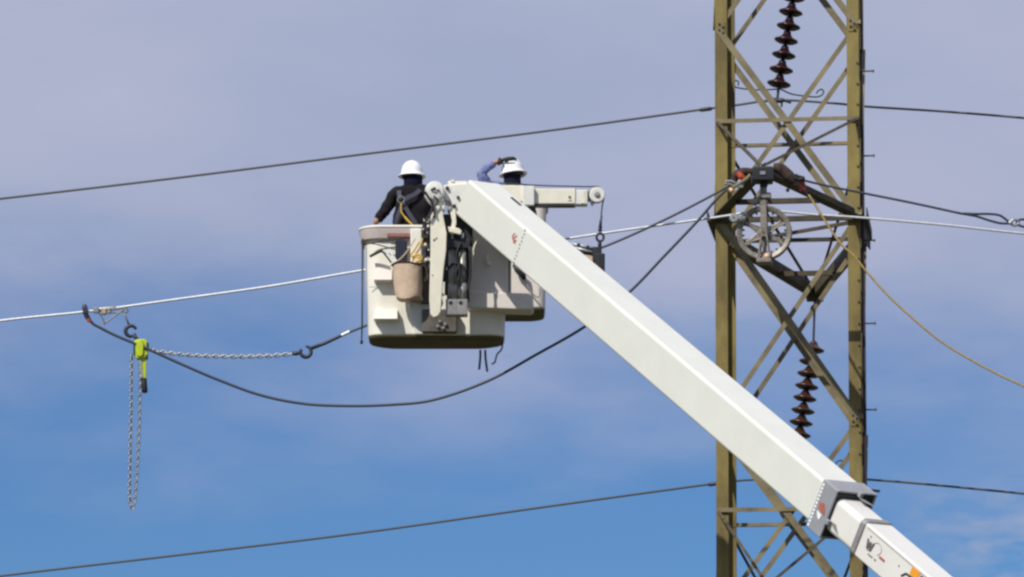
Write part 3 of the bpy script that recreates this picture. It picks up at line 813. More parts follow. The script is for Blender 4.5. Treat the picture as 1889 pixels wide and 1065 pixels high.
# ---- buckets
def bucket(u0t, u1t, u0b, u1b, vt, vb, D, dep, m, label, lip, rad=0.16, taper=0.03):
    zt = P((u0t + u1t) / 2, vt, D).z; zb = P((u0b + u1b) / 2, vb, D).z
    xl0, xr0 = P(u0t, vt, D).x, P(u1t, vt, D).x
    xl1, xr1 = P(u0b, vb, D).x, P(u1b, vb, D).x
    def ring(bm, k, z, grow, rr, seg=7):
        xl, xr = xl0 + (xl1 - xl0) * k - grow, xr0 + (xr1 - xr0) * k + grow
        y0, y1 = D + taper * k * 0.0 - grow, D + dep - taper * k + grow
        rf = max(0.01, rr + grow); rb_ = max(0.01, rr * 1.9 + grow)
        out = []
        for cx, cy, q0, r_ in ((xr - rb_, y1 - rb_, 0, rb_), (xl + rb_, y1 - rb_, 90, rb_), (xl + rf, y0 + rf, 180, rf), (xr - rf, y0 + rf, 270, rf)):
            for i in range(seg + 1):
                q = R(q0 + 90 * i / seg)
                out.append(bm.verts.new((cx + r_ * math.cos(q), cy + r_ * math.sin(q), z)))
        return out
    def skin(bm, rings, capl=True, cap0=False):
        for A, B in zip(rings, rings[1:]):
            n = len(A)
            for i in range(n):
                j = (i + 1) % n; bm.faces.new((A[i], A[j], B[j], B[i]))
        if capl: bm.faces.new(rings[-1])
        if cap0: bm.faces.new(rings[0][::-1])
    H = zt - zb
    mb = MB(); bm = mb.bm
    lipk = 0.11
    rings = [ring(bm, 0.02, zt, -0.03, rad), ring(bm, 0.98, zb + 0.06, -0.03, rad)]
    skin(bm, rings)
    rings = [ring(bm, 0.02, zt, -0.03, rad), ring(bm, 0.02, zt, 0.0, rad), ring(bm, lipk, zt - H * lipk, 0, rad), ring(bm, 0.5, zt - H * 0.5, 0, rad), ring(bm, 0.96, zb + 0.035, 0, rad), ring(bm, 1, zb + 0.006, -0.012, rad)]
    skin(bm, rings)
    bmesh.ops.remove_doubles(bm, verts=bm.verts, dist=0.0005)
    o = mb.build('bucket', m, LB, smooth=True)
    wn_ = o.modifiers.new('wn', 'WEIGHTED_NORMAL')
    o['label'] = label
    mb = MB(); bm = mb.bm
    rings = [ring(bm, 0.0, zt + 0.004, -0.035, rad), ring(bm, 0, zt + 0.012, lip, rad), ring(bm, 0, zt + 0.004, lip + 0.010, rad), ring(bm, 0.02, zt - H * 0.02, lip + 0.008, rad), ring(bm, lipk - 0.01, zt - H * (lipk - 0.01), lip + 0.002, rad), ring(bm, lipk, zt - H * lipk, lip - 0.006, rad), ring(bm, lipk, zt - H * lipk - 0.002, 0.001, rad)]
    skin(bm, rings, capl=False)
    ro = mb.build('rim', M['rimpad'], o, smooth=False)
    for p in ro.data.polygons: p.use_smooth = True
    ro.modifiers.new('wn', 'WEIGHTED_NORMAL')
    mb = MB(); bm = mb.bm
    rings = [ring(bm, 0, zt + 0.013, lip - 0.02, rad), ring(bm, 0, zt + 0.018, lip + 0.004, rad), ring(bm, 0, zt + 0.012, lip + 0.016, rad), ring(bm, 0, zt - 0.004, lip + 0.016, rad), ring(bm, 0, zt - 0.010, lip + 0.008, rad)]
    skin(bm, rings, capl=False)
    be = mb.build('rim_bead', m, o, smooth=True)
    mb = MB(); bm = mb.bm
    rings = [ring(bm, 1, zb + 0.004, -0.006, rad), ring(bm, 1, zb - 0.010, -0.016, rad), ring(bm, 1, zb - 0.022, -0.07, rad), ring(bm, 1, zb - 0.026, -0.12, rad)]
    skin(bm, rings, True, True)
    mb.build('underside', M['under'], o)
    return o
DB1, DB2 = 45.25, 46.6
b1 = bucket(671, 934, 678, 931, 420, 621, DB1, 0.74, M['bucket'], 'near bucket with moulded steps and tool bag', 0.038)
b2 = bucket(868, 1008, 872, 1006, 352, 571, DB2, 0.72, M['bucket2'], 'further bucket half hidden by the boom', 0.02, rad=0.09)
# moulded steps
def step(u0, u1, v0, v1, face, m, taper=6):
    D = DB1 - 0.0
    out = 0.11
    a = [P(u0 + taper, v0, D), P(u1, v0, D)]
    zt_, zb_ = a[0].z, P(u0, v1, D).z
    x0, x1 = a[0].x, a[1].x
    xb0 = P(u0, v1, D).x
    yb = D + 0.01
    mb = MB()
    vs = [Vector((x0, yb, zt_)), Vector((x1, yb, zt_)), Vector((x1, yb, zb_ - 0.012)), Vector((xb0, yb, zb_ - 0.012)),
          Vector((x0 + 0.0, D - face, zt_ - 0.006)), Vector((x1, D - face, zt_ - 0.006)), Vector((x1, D - out, zb_)), Vector((xb0, D - out, zb_))]
    v_ = [mb.bm.verts.new(p) for p in vs]
    for f in ((0, 1, 2, 3), (4, 7, 6, 5), (0, 4, 5, 1), (3, 2, 6, 7), (0, 3, 7, 4), (1, 5, 6, 2)): mb.bm.faces.new([v_[i] for i in f])
    mb.bm.verts.ensure_lookup_table()
    return mb.build('step', m, b1, bevel=0.006)
step(690, 724, 498, 520, 0.03, M['bucket2'], 6)  # greyer material puts the upper step's shade into its colour
step(690, 734, 572, 592, 0.07, M['bucket'], 2)
MB().rect(757, 422, 778, 492, DB1 - 0.07, 0.08).build('moulded_rib', M['bucket'], b1, bevel=0.012, bseg=3)
MB().rect(714, 430, 757, 437, DB1 - 0.055, 0.02).build('warning_strip', M['mark'], b1, bevel=0.004)
for v in (529,):
    MB().rect(681, v, 696, v + 1.0, DB1 - 0.004, 0.006).build('panel_seam', M['cyl'], b1)
# lower skirt brackets under the plate, shade put into their grey-brown colour
mb = MB(); mb.rect(778, 570, 843, 613, DB1 - 0.12, 0.12); mb.rect(776, 480, 794, 560, DB1 - 0.1, 0.1)
mb.build('mount_bracket', M['skirt'], LB, bevel=0.015)
for u, v in ((812, 594), (822, 599), (808, 603), (818, 606)):
    MB().lathe([(0, -0.03), (0.012, -0.028), (0.018, -0.01), (0.02, 0.0)], P(u, v, DB1 - 0.12), Vector((0, 1, 0)), 10).build('fitting', M['steel'], LB)
mb = MB(); mb.poly([(752, 558), (800, 558), (800, 617), (766, 617)], DB1 - 0.05, 0.06); mb.build('skirt_plate', M['white'], LB, bevel=0.012)
# mounting box that carries both buckets
mb = MB(); mb.rect(864, 418, 937, 545, DB1 - 0.12, 0.12)
mb.poly([(925, 352), (962, 386), (962, 474), (925, 446)], 44.98, 0.2)  # hidden block added behind the boom to cast shade on the box
mount = mb.build('mount_box', M['bucket2'], LB, bevel=0.012, bseg=3)
mb = MB()
yy = DB1 - 0.18
pts = [(862, 541), (868, 537), (976, 541), (983, 546), (985, 568), (980, 572), (862, 568)]
mb.poly(pts, yy, 0.33)
mb.build('ledge', M['bucket2'], mount, bevel=0.018, bseg=4)
mb = MB(); mb.rect(935, 470, 943, 541, DB1 - 0.06, 0.06); mb.build('upright', M['cyl'], mount, bevel=0.005)
MB().rect(962, 543, 984, 569, DB1 - 0.02, 0.2).build('ledge_end', M['bucket2'], mount, bevel=0.01)
# bits between the boom and the far bucket
mb = MB(); mb.tube(px_curve([(949, 494), (958, 504), (968, 518), (978, 536), (990, 548), (996, 544), (996, 530)], DB2 - 0.06, 6), 0.008, 6); mb.build('hose', M['cyl'], LB, smooth=True)
mb = MB(); mb.tube([P(948, 488, DB2 - 0.08), P(955, 498, DB2 - 0.08), P(963, 505, DB2 - 0.08), P(968, 516, DB2 - 0.08)], [0.02, 0.035, 0.04, 0.02], 8); mb.build('grip', M['black'], LB, smooth=True)
mb = MB(); mb.tube([P(899, 470, DB1 - 0.15), P(900, 490, DB1 - 0.15)], 0.014, 8); mb.ell(P(902, 487, DB1 - 0.16), 0.022, 0.02, 0.022); mb.build('latch', M['cream'], LB, smooth=True)

# clutter at the controls
mb = MB()
mb.rect(779, 412, 796, 440, DB1 - 0.16, 0.12); mb.rect(784, 445, 795, 474, DB1 - 0.12, 0.06); mb.rect(786, 400, 795, 412, DB1 - 0.12, 0.05)
ctl = mb.build('control_box', M['dark'], LB, bevel=0.008)
for i, (u, v, r_, k) in enumerate(((783, 408, .012, 'steel'), (790, 418, .014, 'cream'), (781, 424, .012, 'steel'), (788, 430, .010, 'steel'), (785, 452, .016, 'cream'), (791, 462, .012, 'steel'), (786, 480, .016, 'cream'), (790, 495, .012, 'dark'))):
    MB().ell(P(u, v, DB1 - 0.18), r_, r_, r_ * 1.2, seg=10).build('knob', M[k], ctl, smooth=True)
for l in ([(776, 442), (782, 460), (779, 480), (786, 500)], [(790, 474), (783, 486), (788, 505), (782, 520)], [(781, 404), (788, 412), (793, 404)]):
    mb = MB(); mb.tube(px_curve(l, DB1 - 0.16, 6), 0.008, 6); mb.build('hose', M['cyl'], LB, smooth=True)
# thin pole along the left corner of the near bucket
mb = MB(); mb.tube([P(669, 441, DB1 + 0.05), P(668, 600, DB1 + 0.05), P(667, 634, DB1 + 0.05)], [0.010, 0.009, 0.005], 8); mb.ell(P(667, 631, DB1 + 0.05), 0.016, 0.016, 0.026, seg=8)
mb.build('side_cord', M['dark'], LB, smooth=True)

# ---- jib
DJ = 45.55
mb = MB(); mb.rect(912, 342, 966, 372, DJ - 0.02, 0.22); jroot = mb.build('jib', M['cream'], LB, bevel=0.01)
MB().rect(964, 343, 986, 379, DJ - 0.06, 0.24).build('jib_collar', M['white'], jroot, bevel=0.01)
MB().rect(986, 348, 1062, 376, DJ, 0.14).build('jib_arm', M['cream'], jroot, bevel=0.008)
MB().rect(1063, 350, 1084, 377, DJ - 0.01, 0.15).build('jib_end', M['white'], jroot, bevel=0.008)
MB().rect(986, 376.5, 1060, 379.5, DJ + 0.005, 0.13).build('underside_strip', M['dark'], jroot)  # thin dark strip along the bottom edge of the jib arm
MB().rect(1060.5, 347, 1062.5, 378, DJ - 0.006, 0.16).build('seam', M['cyl'], jroot)
MB().lathe([(0, -0.006), (0.012, -0.006), (0.013, 0)], P(1051, 364, DJ), Vector((0, 1, 0)), 10).build('bolt', M['black'], jroot)
MB().rect(1048, 369, 1055, 371, DJ - 0.003, 0.004).build('decal', M['cyl'], jroot)
mb = MB(); mb.rect(1072, 352, 1079, 375, DJ - 0.014, 0.005); mb.build('latch_plate', M['cream'], jroot)
sc_ = P(1101.5, 359.5, DJ + 0.02)
rs = 14.5 * PX(DJ)
MB().lathe([(0, -0.02), (0.02, -0.018), (0.025, -0.005), (rs * 0.75, -0.012), (rs, -0.008), (rs, 0.006), (rs * 0.82, 0.02), (rs * 0.82, 0.04), (rs, 0.055), (rs, 0.07), (0, 0.07)], sc_, Vector((0, 1, 0)), 32).build('jib_sheave', M['white'], jroot, smooth=True, bevel=0.003)
MB().lathe([(0, -0.03), (0.022, -0.028), (0.03, -0.015), (0.03, 0.0)], sc_, Vector((0, 1, 0)), 16).build('sheave_pin', M['cyl'], jroot)
mb = MB()
mb.poly([(1084, 352), (1096, 344), (1101, 341.5), (1106, 344), (1100, 350), (1090, 372), (1084, 372)], DJ + 0.095, 0.02)
mb.poly([(1088, 372), (1098, 374), (1092, 381)], DJ + 0.06, 0.02)
mb.build('sheave_cheek', M['cyl'], jroot, bevel=0.003)
mb = MB()
mb.tube(px_curve([(920, 338), (1000, 342.5), (1080, 344.5), (1098, 344.5), (1108, 348), (1114, 356), (1114.5, 362), (1111, 380), (1109, 400), (1107.5, 424)], DJ + 0.05, 6), 0.007, 8)
mb.tube([P(1110, 398, DJ + 0.05), P(1108, 410, DJ + 0.05), P(1107, 426, DJ + 0.05)], [0.008, 0.014, 0.020], 8)
mb.build('winch_rope', M['rope_blue'], jroot, smooth=True)
mb = MB(); c = P(1107, 438, DJ + 0.05)
mb.tube([c + Vector((math.cos(q) * 0.036, 0, math.sin(q) * 0.04)) for q in [k * math.pi / 8 for k in range(16)]], 0.013, 8, closed=True)
mb.ell(P(1107, 424, DJ + 0.05), 0.022, 0.02, 0.024, seg=10)
mb.build('load_hook', M['dark'], jroot, smooth=True)
mb = MB(); mb.poly([(972, 379), (987, 379), (991, 397), (982, 392)], DJ, 0.1); mb.build('jib_foot', M['dark'], jroot)
# tool hanging on the jib hook
hk = empty('hanging_clamp', P(1105, 455, DJ + 0.05), 'black conductor holder hanging from the jib hook right of the boom', 'conductor holder')
mb = MB()
mb.rect(1093, 455, 1110, 482, DJ - 0.02, 0.14); mb.rect(1097, 467, 1116, 502, DJ - 0.03, 0.16); mb.rect(1103, 446, 1110, 456, DJ + 0.03, 0.04)
mb.build('housing', M['black'], hk, bevel=0.012)
mb = MB()
mb.tube([P(1054, 450, DJ + 0.03), P(1094, 458, DJ + 0.03)], 0.016, 10); mb.tube([P(1060, 457, DJ), P(1092, 465, DJ)], 0.012, 10)
mb.build('roller', M['alum'], hk, smooth=True)
mb = MB(); mb.tube([P(1056, 453, DJ + 0.08), P(1096, 461, DJ + 0.08)], 0.018, 10); mb.tube([P(1064, 462, DJ + 0.05), P(1096, 472, DJ + 0.05)], 0.022, 10)
mb.rect(1064, 449, 1070, 456, DJ + 0.01, 0.05); mb.rect(1082, 453, 1087, 462, DJ - 0.01, 0.05)
mb.build('arm', M['black'], hk)
MB().rect(1078, 470, 1094, 486, DJ + 0.02, 0.05).build('guard', M['canvas'], hk, bevel=0.006)

# ------------------------------------------------------------------ things hung on the near bucket
tb = empty('tool_bag', P(751, 555, DB1 - 0.18), 'tan canvas tool bag hanging on the front of the near bucket', 'bag')
mb = MB()
def oval(c, rx, ry, n=28): return [c + Vector((math.cos(2 * math.pi * k / n) * rx, math.sin(2 * math.pi * k / n) * ry, 0.012 * math.sin(3 * 2 * math.pi * k / n + c.z * 9))) for k in range(n)]
prof = [(751, 488, 28.5), (751, 492, 28), (752, 508, 27), (753, 525, 26.5), (754, 542, 25.2), (755, 550, 24.6), (755, 552.5, 24.2), (755, 553, 23)]
rings = [[mb.bm.verts.new(p) for p in oval(P(u, v, DB1 - 0.17), r_ * PX(DB1), 0.12)] for u, v, r_ in prof]
inner_r = [mb.bm.verts.new(p) for p in oval(P(751, 490, DB1 - 0.17), 26.5 * PX(DB1), 0.108)]
for A, B in zip(rings, rings[1:]):
    for i in range(28): mb.bm.faces.new((A[i], A[(i + 1) % 28], B[(i + 1) % 28], B[i]))
for i in range(28): mb.bm.faces.new((rings[0][i], inner_r[i], inner_r[(i + 1) % 28], rings[0][(i + 1) % 28]))
mb.bm.faces.new(inner_r); mb.bm.faces.new(rings[-1])
bb = mb.build('bag_body', M['canvas'], tb, smooth=True)
crumple(bb, 0.03, 0.12)
mb = MB(); mb.tube(oval(P(751, 488, DB1 - 0.17), 28.8 * PX(DB1), 0.124), 0.010, 8, closed=True); mb.build('bag_rim', M['rust'], tb, smooth=True)
mb = MB(); mb.tube(px_curve([(728, 487), (748, 468), (766, 440)], DB1 - 0.17, 6), 0.007, 6); mb.build('bag_strap', M['canvas'], tb, smooth=True)
mb = MB(); mb.tube(px_curve([(779, 492), (786, 500), (790, 512), (786, 520)], DB1 - 0.17, 5), 0.012, 6); mb.build('side_strap', M['rust'], tb, smooth=True)
for l in ([(704, 462), (722, 485)], [(709, 461), (729, 486)], [(716, 460), (733, 484)]):
    mb = MB(); mb.tube([P(u, v, DB1 - 0.14) for u, v in l], 0.009, 6)
    tag(mb.build('tool_rod', M['hat'] if l[0][0] != 704 else M['dark'], None), {704: 'dark thin rod leaning into the tool bag, leftmost', 709: 'white thin rod leaning into the tool bag, between two others', 716: 'white thin rod leaning into the tool bag, rightmost'}[l[0][0]], 'rod', 'thin rods leaning into the tool bag')
mb = MB(); mb.tube([P(683, 473, DB1 - 0.05), P(703, 463, DB1 - 0.12)], 0.014, 8); tag(mb.build('hammer_handle', M['dark'], None), 'short dark tool handle above the upper step of the near bucket', 'tool handle')
for l, lab in (([(671, 452), (700, 446), (735, 441), (780, 436)], 'thin brown cord stretched under the rim of the near bucket, upper one'), ([(671, 450), (690, 450), (712, 456), (738, 463)], 'thin brown cord slanting down to the tool bag, lower one')):
    mb = MB(); mb.tube(px_curve(l, DB1 - 0.05, 5), 0.006, 6); tag(mb.build('cord', M['rust'], None), lab, 'cord')
pch = MB(); pch.rect(729, 443, 751, 480, DB1 - 0.1, 0.06)
tag(pch.build('tool_pouch', M['denim'], None, bevel=0.012, bseg=3), 'flat navy pouch hanging behind the tan tool bag', 'pouch')
mb = MB(); mb.tube(px_curve([(779, 440), (776, 455), (768, 468), (762, 480), (760, 488)], DB1 - 0.2, 6), 0.010, 6); mb.tube(px_curve([(774, 446), (764, 462), (758, 472), (772, 476), (774, 486)], DB1 - 0.22, 6), 0.009, 6)
mb.tube(px_curve([(760, 474), (772, 470), (778, 478), (766, 484)], DB1 - 0.22, 6), 0.012, 6)
tag(mb.build('hand_line', M['yellow'], None, smooth=True), 'yellow rope bundle hanging into the tan tool bag', 'rope')
for l, lab in (([(886, 646), (886, 660), (884, 682)], 'short black strap hanging under the near bucket, left one'), ([(895, 646), (896, 664), (899, 686)], 'short black strap hanging under the near bucket, middle and longest'), ([(928, 630), (925, 645), (917, 654), (913, 668), (907, 672)], 'short kinked black strap hanging at the right corner of the near bucket')):
    mb = MB(); mb.tube(px_curve(l, DB1 + 0.4 if l[0][0] < 900 else DB1 + 0.15, 5), 0.013 if l[0][0] < 900 else 0.009, 6)
    tag(mb.build('strap', M['rope_blue'], None), lab, 'strap', 'loose black straps under the near bucket')

# ------------------------------------------------------------------ people
def skin_mesh(verts, edges, radii, sub=3, swap=True):
    me = bpy.data.meshes.new('tmp'); me.from_pydata([tuple(v) for v in verts], edges, [])
    o = bpy.data.objects.new('tmp', me); COL.objects.link(o)
    md = o.modifiers.new('s', 'SKIN'); md.use_smooth_shade = True
    for i, r_ in enumerate(radii):
        rr = ((r_[1], r_[0]) if swap else r_) if isinstance(r_, (tuple, list)) else (r_, r_)
        me.skin_vertices[0].data[i].radius = rr
        me.skin_vertices[0].data[i].use_root = (i == 0)
    s2 = o.modifiers.new('u', 'SUBSURF'); s2.levels = sub; s2.render_levels = sub
    dg = bpy.context.evaluated_depsgraph_get()
    res = bpy.data.meshes.new_from_object(o.evaluated_get(dg))
    bpy.data.objects.remove(o); bpy.data.meshes.remove(me)
    return res
def hand(mb, wrist, d, pn, curl=0.3, sc=1.0, thumb=1):
    """palm and five fingers; d towards the fingers, pn palm normal (fingers curl that way)"""
    d = d.normalized(); pn = (pn - d * pn.dot(d)).normalized(); s = d.cross(pn) * thumb
    palm = skin_mesh([wrist, wrist + d * 0.05 * sc, wrist + d * 0.09 * sc], [(0, 1), (1, 2)], [(0.028 * sc, 0.022 * sc), (0.042 * sc, 0.018 * sc), (0.042 * sc, 0.015 * sc)], 1, False)
    mb.add_mesh(palm)
    for k, ln in enumerate((0.072, 0.080, 0.075, 0.058)):
        b = wrist + d * 0.085 * sc + s * (0.030 - 0.020 * k) * sc
        p = [b]; dd = d.copy()
        for j, f in enumerate((0.45, 0.32, 0.23)):
            q = curl * (j + 0.6 + 0.1 * k)
            dd = d * math.cos(q) + pn * math.sin(q)
            p.append(p[-1] + dd * ln * f * sc)
        mb.tube([p[0] - d * 0.01] + p, [0.0095 * sc] * 3 + [0.0085 * sc, 0.006 * sc], 8)
    b = wrist + d * 0.03 * sc + s * 0.03 * sc
    mb.tube([b, b + (d * 0.6 + s) .normalized() * 0.03 * sc, b + (d + s * 0.7).normalized() * 0.055 * sc + pn * 0.01, b + (d + s * 0.4 + pn * 0.4).normalized() * 0.08 * sc], [0.012 * sc, 0.0115 * sc, 0.010 * sc, 0.007 * sc], 8)
def head_mesh(mb, c, fwd, up):
    """a head with brow, nose, chin, ears; fwd is where it looks"""
    fwd = fwd.normalized(); up = (up - fwd * up.dot(fwd)).normalized(); sd = fwd.cross(up)
    rot = Matrix((sd, fwd, up)).transposed()
    bm2 = bmesh.new()
    bmesh.ops.create_uvsphere(bm2, u_segments=24, v_segments=18, radius=1.0)
    for v in bm2.verts:
        x, y, z = v.co
        w = 0.077 * (1 - 0.28 * max(0, -z) ** 1.3)
        X = x * w; Y = y * 0.098 * (1 - 0.18 * max(0, -z)) + (0.012 if z < 0 else 0) * max(0, -z); Z = z * 0.122
        if y > 0.75 and abs(x) < 0.25 and -0.45 < z < 0.15: Y += 0.022 * (1 - abs(x) / 0.25) * (1 - abs(z + 0.2) / 0.4 * 0.6)      # nose
        if y > 0.5 and 0.2 < abs(x) < 0.6 and 0.0 < z < 0.22: Y -= 0.010                                                      # eye sockets
        if y > 0.7 and abs(x) < 0.35 and -0.72 < z < -0.55: Y -= 0.004                                                          # mouth line
        v.co = c + rot @ Vector((X, Y, Z))
    me = bpy.data.meshes.new('h'); bm2.to_mesh(me); bm2.free(); mb.add_mesh(me)
    for s in (-1, 1):
        mb.ell(c + sd * 0.079 * s - fwd * 0.005 - up * 0.005, 0.010, 0.020, 0.032, rot, 10)
    return rot
def hard_hat(par, c, up, fwd, k=1.0):
    up = up.normalized(); fwd = (fwd - up * up.dot(fwd)).normalized()
    mb = MB(); n0 = 0
    prof = [(0.136, 0.004), (0.138, -0.002), (0.136, -0.008), (0.118, 0.002), (0.112, 0.012), (0.109, 0.03), (0.104, 0.062), (0.094, 0.092), (0.076, 0.118), (0.052, 0.136), (0.026, 0.145), (0, 0.147)]
    mb.lathe([(0.100, 0.0), (0.136, -0.008)] + prof[2:][:0] + [(0.137, -0.004), (0.133, 0.003), (0.115, 0.013), (0.108, 0.028), (0.106, 0.050), (0.100, 0.078), (0.088, 0.105), (0.070, 0.128), (0.047, 0.144), (0.022, 0.152), (0, 0.154)], Vector((0, 0, 0)), Vector((0, 0, 1)), 40)
    sd = fwd.cross(up); rot = Matrix((sd, fwd, up)).transposed()
    for v in mb.bm.verts:
        x, y, z = v.co
        y *= 1.10
        if z < 0.02 and y > 0.08: z -= 0.012 * (y - 0.08) / 0.06                                     # peak dips
        rr = math.hypot(x, y)
        v.co = c + rot @ (Vector((x, y, z)) * k)
    o = mb.build('hard_hat', M['hat'], par, smooth=True)
    ridge = MB(); pts = []
    for i in range(9):
        q = R(35 + i * 110 / 8)
        pts.append(c + rot @ (Vector((0, math.cos(q) * 0.108, 0.03 + math.sin(q) * 0.119)) * k))
    ridge.tube(pts, 0.011, 8); ridge.build('ridge', M['hat'], o, smooth=True)
    mb = MB(); mb.tube([c + rot @ (Vector((math.cos(q) * 0.096, math.sin(q) * 0.105, -0.012)) * k) for q in [2 * math.pi * i / 24 for i in range(24)]], 0.008, 6, closed=True)
    mb.build('suspension_band', M['black'], o)
    return o

# person one: dark jacket, back to us, left hand on the bucket side
D1 = 45.62
p1 = empty('person', P(760, 612, D1), 'worker in dark jacket, harness and white hard hat standing in the near bucket', 'person', 'line workers in the buckets')
def Q(u, v, dy=0.0, D=D1): return P(u, v, D + dy)
B = [Q(760, 520), Q(760, 470), Q(760, 425), Q(761, 385), Q(762, 352), Q(762, 341), Q(762, 330, 0.02),                 # 0..6 pelvis -> head base
     Q(737, 357), Q(722, 369), Q(709, 391, 0.02), Q(695, 408, 0.02), Q(690, 414, 0.03),                           # 7..11 left arm
     Q(787, 357), Q(801, 369), Q(808, 398, 0.05), Q(800, 418, 0.18), Q(792, 420, 0.25),                            # 12..16 right arm
     Q(748, 530), Q(746, 570, 0.03), Q(744, 612), Q(773, 530), Q(775, 570, 0.03), Q(777, 612)]                     # 17..22 legs
E = [(0, 1), (1, 2), (2, 3), (3, 4), (4, 5), (5, 6), (4, 7), (7, 8), (8, 9), (9, 10), (10, 11), (4, 12), (12, 13), (13, 14), (14, 15), (15, 16), (0, 17), (17, 18), (18, 19), (0, 20), (20, 21), (21, 22)]
rad_body = [(.14, .10), (.13, .10), (.14, .11), (.15, .10), (.09, .07), .052, .055, .06, .052, .042, .034, .028, .06, .052, .042, .034, .028, .08, .06, .05, .08, .06, .05]
body = MB(); body.add_mesh(skin_mesh(B, E, rad_body))
head_mesh(body, Q(761, 324, 0.02), Vector((0.05, 1, -0.05)), Zv)
hand(body, B[11], Vector((-0.35, 0.3, -0.6)), Vector((0.3, 0.2, -1)), 0.5)
hand(body, B[16], Vector((-0.5, 0.6, -0.3)), Vector((0, 0.2, -1)), 0.4, thumb=-1)
body.build('body', M['skin'], p1, smooth=True)
# jacket
JB = B[1:17]
JE = [(a - 1, b - 1) for a, b in E if 1 <= a <= 16 and 1 <= b <= 16 and b != 6 and b != 11 and b != 16]
used = sorted({i for e in JE for i in e}); remap = {o_: i for i, o_ in enumerate(used)}
jr = {0: (.215, .15), 1: (.21, .15), 2: (.205, .14), 3: (.13, .11), 4: (.085, .085), 6: (.088, .085), 7: .072, 8: .060, 9: .046, 11: (.088, .085), 12: .072, 13: .060, 14: .046}
jm = skin_mesh([JB[i] for i in used], [(remap[a], remap[b]) for a, b in JE], [jr.get(i, .05) for i in used])
crumple(MB().add_mesh(jm).build('jacket', M['jacket'], p1, smooth=True), 0.045, 0.09)
tr = skin_mesh([B[0], B[1], B[17], B[18], B[19], B[20], B[21], B[22]], [(0, 1), (0, 2), (2, 3), (3, 4), (0, 5), (5, 6), (6, 7)], [(.16, .12), (.15, .12), .095, .078, .07, .095, .078, .07])
MB().add_mesh(tr).build('trousers', M['denim'], p1, smooth=True)
for u in (744, 777):
    mb = MB(); mb.ell(P(u, 614, D1 + 0.05), 0.055, 0.15, 0.05); mb.build('boot', M['hair'], p1, smooth=True)
mb = MB()
mb.lathe([(0.085, -0.02), (0.09, 0.01), (0.095, 0.05), (0.096, 0.09), (0.094, 0.12), (0.085, 0.13)], Q(762, 347), Zv, 24); mb.build('hood', M['hood'], p1, smooth=True)
hard_hat(p1, Q(760, 325, 0.02), Vector((0.0, 0.03, 1)), Vector((0.1, 1, 0)), 1.02)
# harness: straps over the back, ring, yellow lanyard
yb = -0.178
def back(u, v, dy=0): return Q(u, v, yb + dy)
mb = MB()
for l in ([(736, 352, .06), (737, 362, .01), (742, 372, 0), (752, 390, 0), (766, 412, 0), (772, 424, .01)], [(775, 350, .06), (766, 358, .02), (750, 366, 0), (742, 380, 0), (733, 400, 0), (728, 418, .02)]):
    pts = smooth_pts([back(*q) for q in l], 5)
    for a, b in zip(pts, pts[1:]): mb.bar(a, b + (b - a) * 0.15, 0.042, 0.006, Vector((0, 1, 0)))
mb.build('harness', M['harness'], p1)
mb = MB(); c = back(740, 369, -0.025)
mb.tube([c + Vector((math.cos(q) * 0.034, 0, math.sin(q) * 0.034)) for q in [k * math.pi / 8 for k in range(16)]], 0.008, 8, closed=True)
mb.build('harness_ring', M['grip'], p1, smooth=True)
mb = MB(); l = px_curve([(740, 376), (740, 390), (748, 402), (757, 412), (764, 419), (772, 426)], D1 + yb - 0.05, 5)
mb.tube(l, [0.007] * 10 + [0.012] * 16, 8); mb.build('lanyard', M['yellow'], p1, smooth=True)

# person two: blue shirt, left arm raised, gloved hand on the hat
D2 = 46.97
p2 = empty('person', P(945, 560, D2), 'worker in blue shirt holding a dark gloved hand on top of the white hard hat', 'person', 'line workers in the buckets')
def Q2(u, v, dy=0.0): return P(u, v, D2 + dy)
B = [Q2(940, 500), Q2(940, 455), Q2(941, 415), Q2(942, 375), Q2(943, 348), Q2(944, 337), Q2(945, 326, 0.02),
     Q2(915, 350), Q2(897, 343, -0.02), Q2(888, 319, -0.06), Q2(912, 300, -0.06), Q2(925, 297, -0.07),
     Q2(968, 352), Q2(983, 362), Q2(990, 390, 0.06), Q2(985, 415, 0.2), Q2(980, 420, 0.28),
     Q2(928, 510), Q2(926, 540, 0.02), Q2(925, 560), Q2(952, 510), Q2(954, 540, 0.02), Q2(955, 560)]
body = MB(); body.add_mesh(skin_mesh(B, E, rad_body))
head_mesh(body, Q2(946, 321, 0.02), Vector((0.1, 1, 0.15)), Zv)
hand(body, B[16], Vector((-0.4, 0.5, -0.3)), Vector((0, 0.2, -1)), 0.4, thumb=-1)
body.build('body', M['skin'], p2, smooth=True)
JB = B[1:17]
jr2 = dict(jr); jr2[7] = .066; jr2[8] = .062; jr2[9] = .048
jm = skin_mesh([JB[i] for i in used], [(remap[a], remap[b]) for a, b in JE], [jr2.get(i, .05) for i in used])
crumple(MB().add_mesh(jm).build('shirt', M['shirt'], p2, smooth=True), 0.045, 0.07)
tr = skin_mesh([B[0], B[1], B[17], B[18], B[19], B[20], B[21], B[22]], [(0, 1), (0, 2), (2, 3), (3, 4), (0, 5), (5, 6), (6, 7)], [(.16, .12), (.15, .12), .095, .078, .07, .095, .078, .07])
MB().add_mesh(tr).build('trousers', M['denim'], p2, smooth=True)
for u in (925, 955):
    mb = MB(); mb.ell(P(u, 561, D2 + 0.05), 0.055, 0.14, 0.045); mb.build('boot', M['hair'], p2, smooth=True)
hard_hat(p2, Q2(946.5, 321, 0.02), Vector((-0.13, 0.05, 1)), Vector((0.35, 1, 0.0)), 1.06)
mb = MB(); mb.lathe([(0.11, -0.04), (0.09, 0.01), (0.088, 0.06), (0.090, 0.10)], Q2(945, 341), Zv, 24); mb.build('neck_cape', M['hood'], p2, smooth=True)
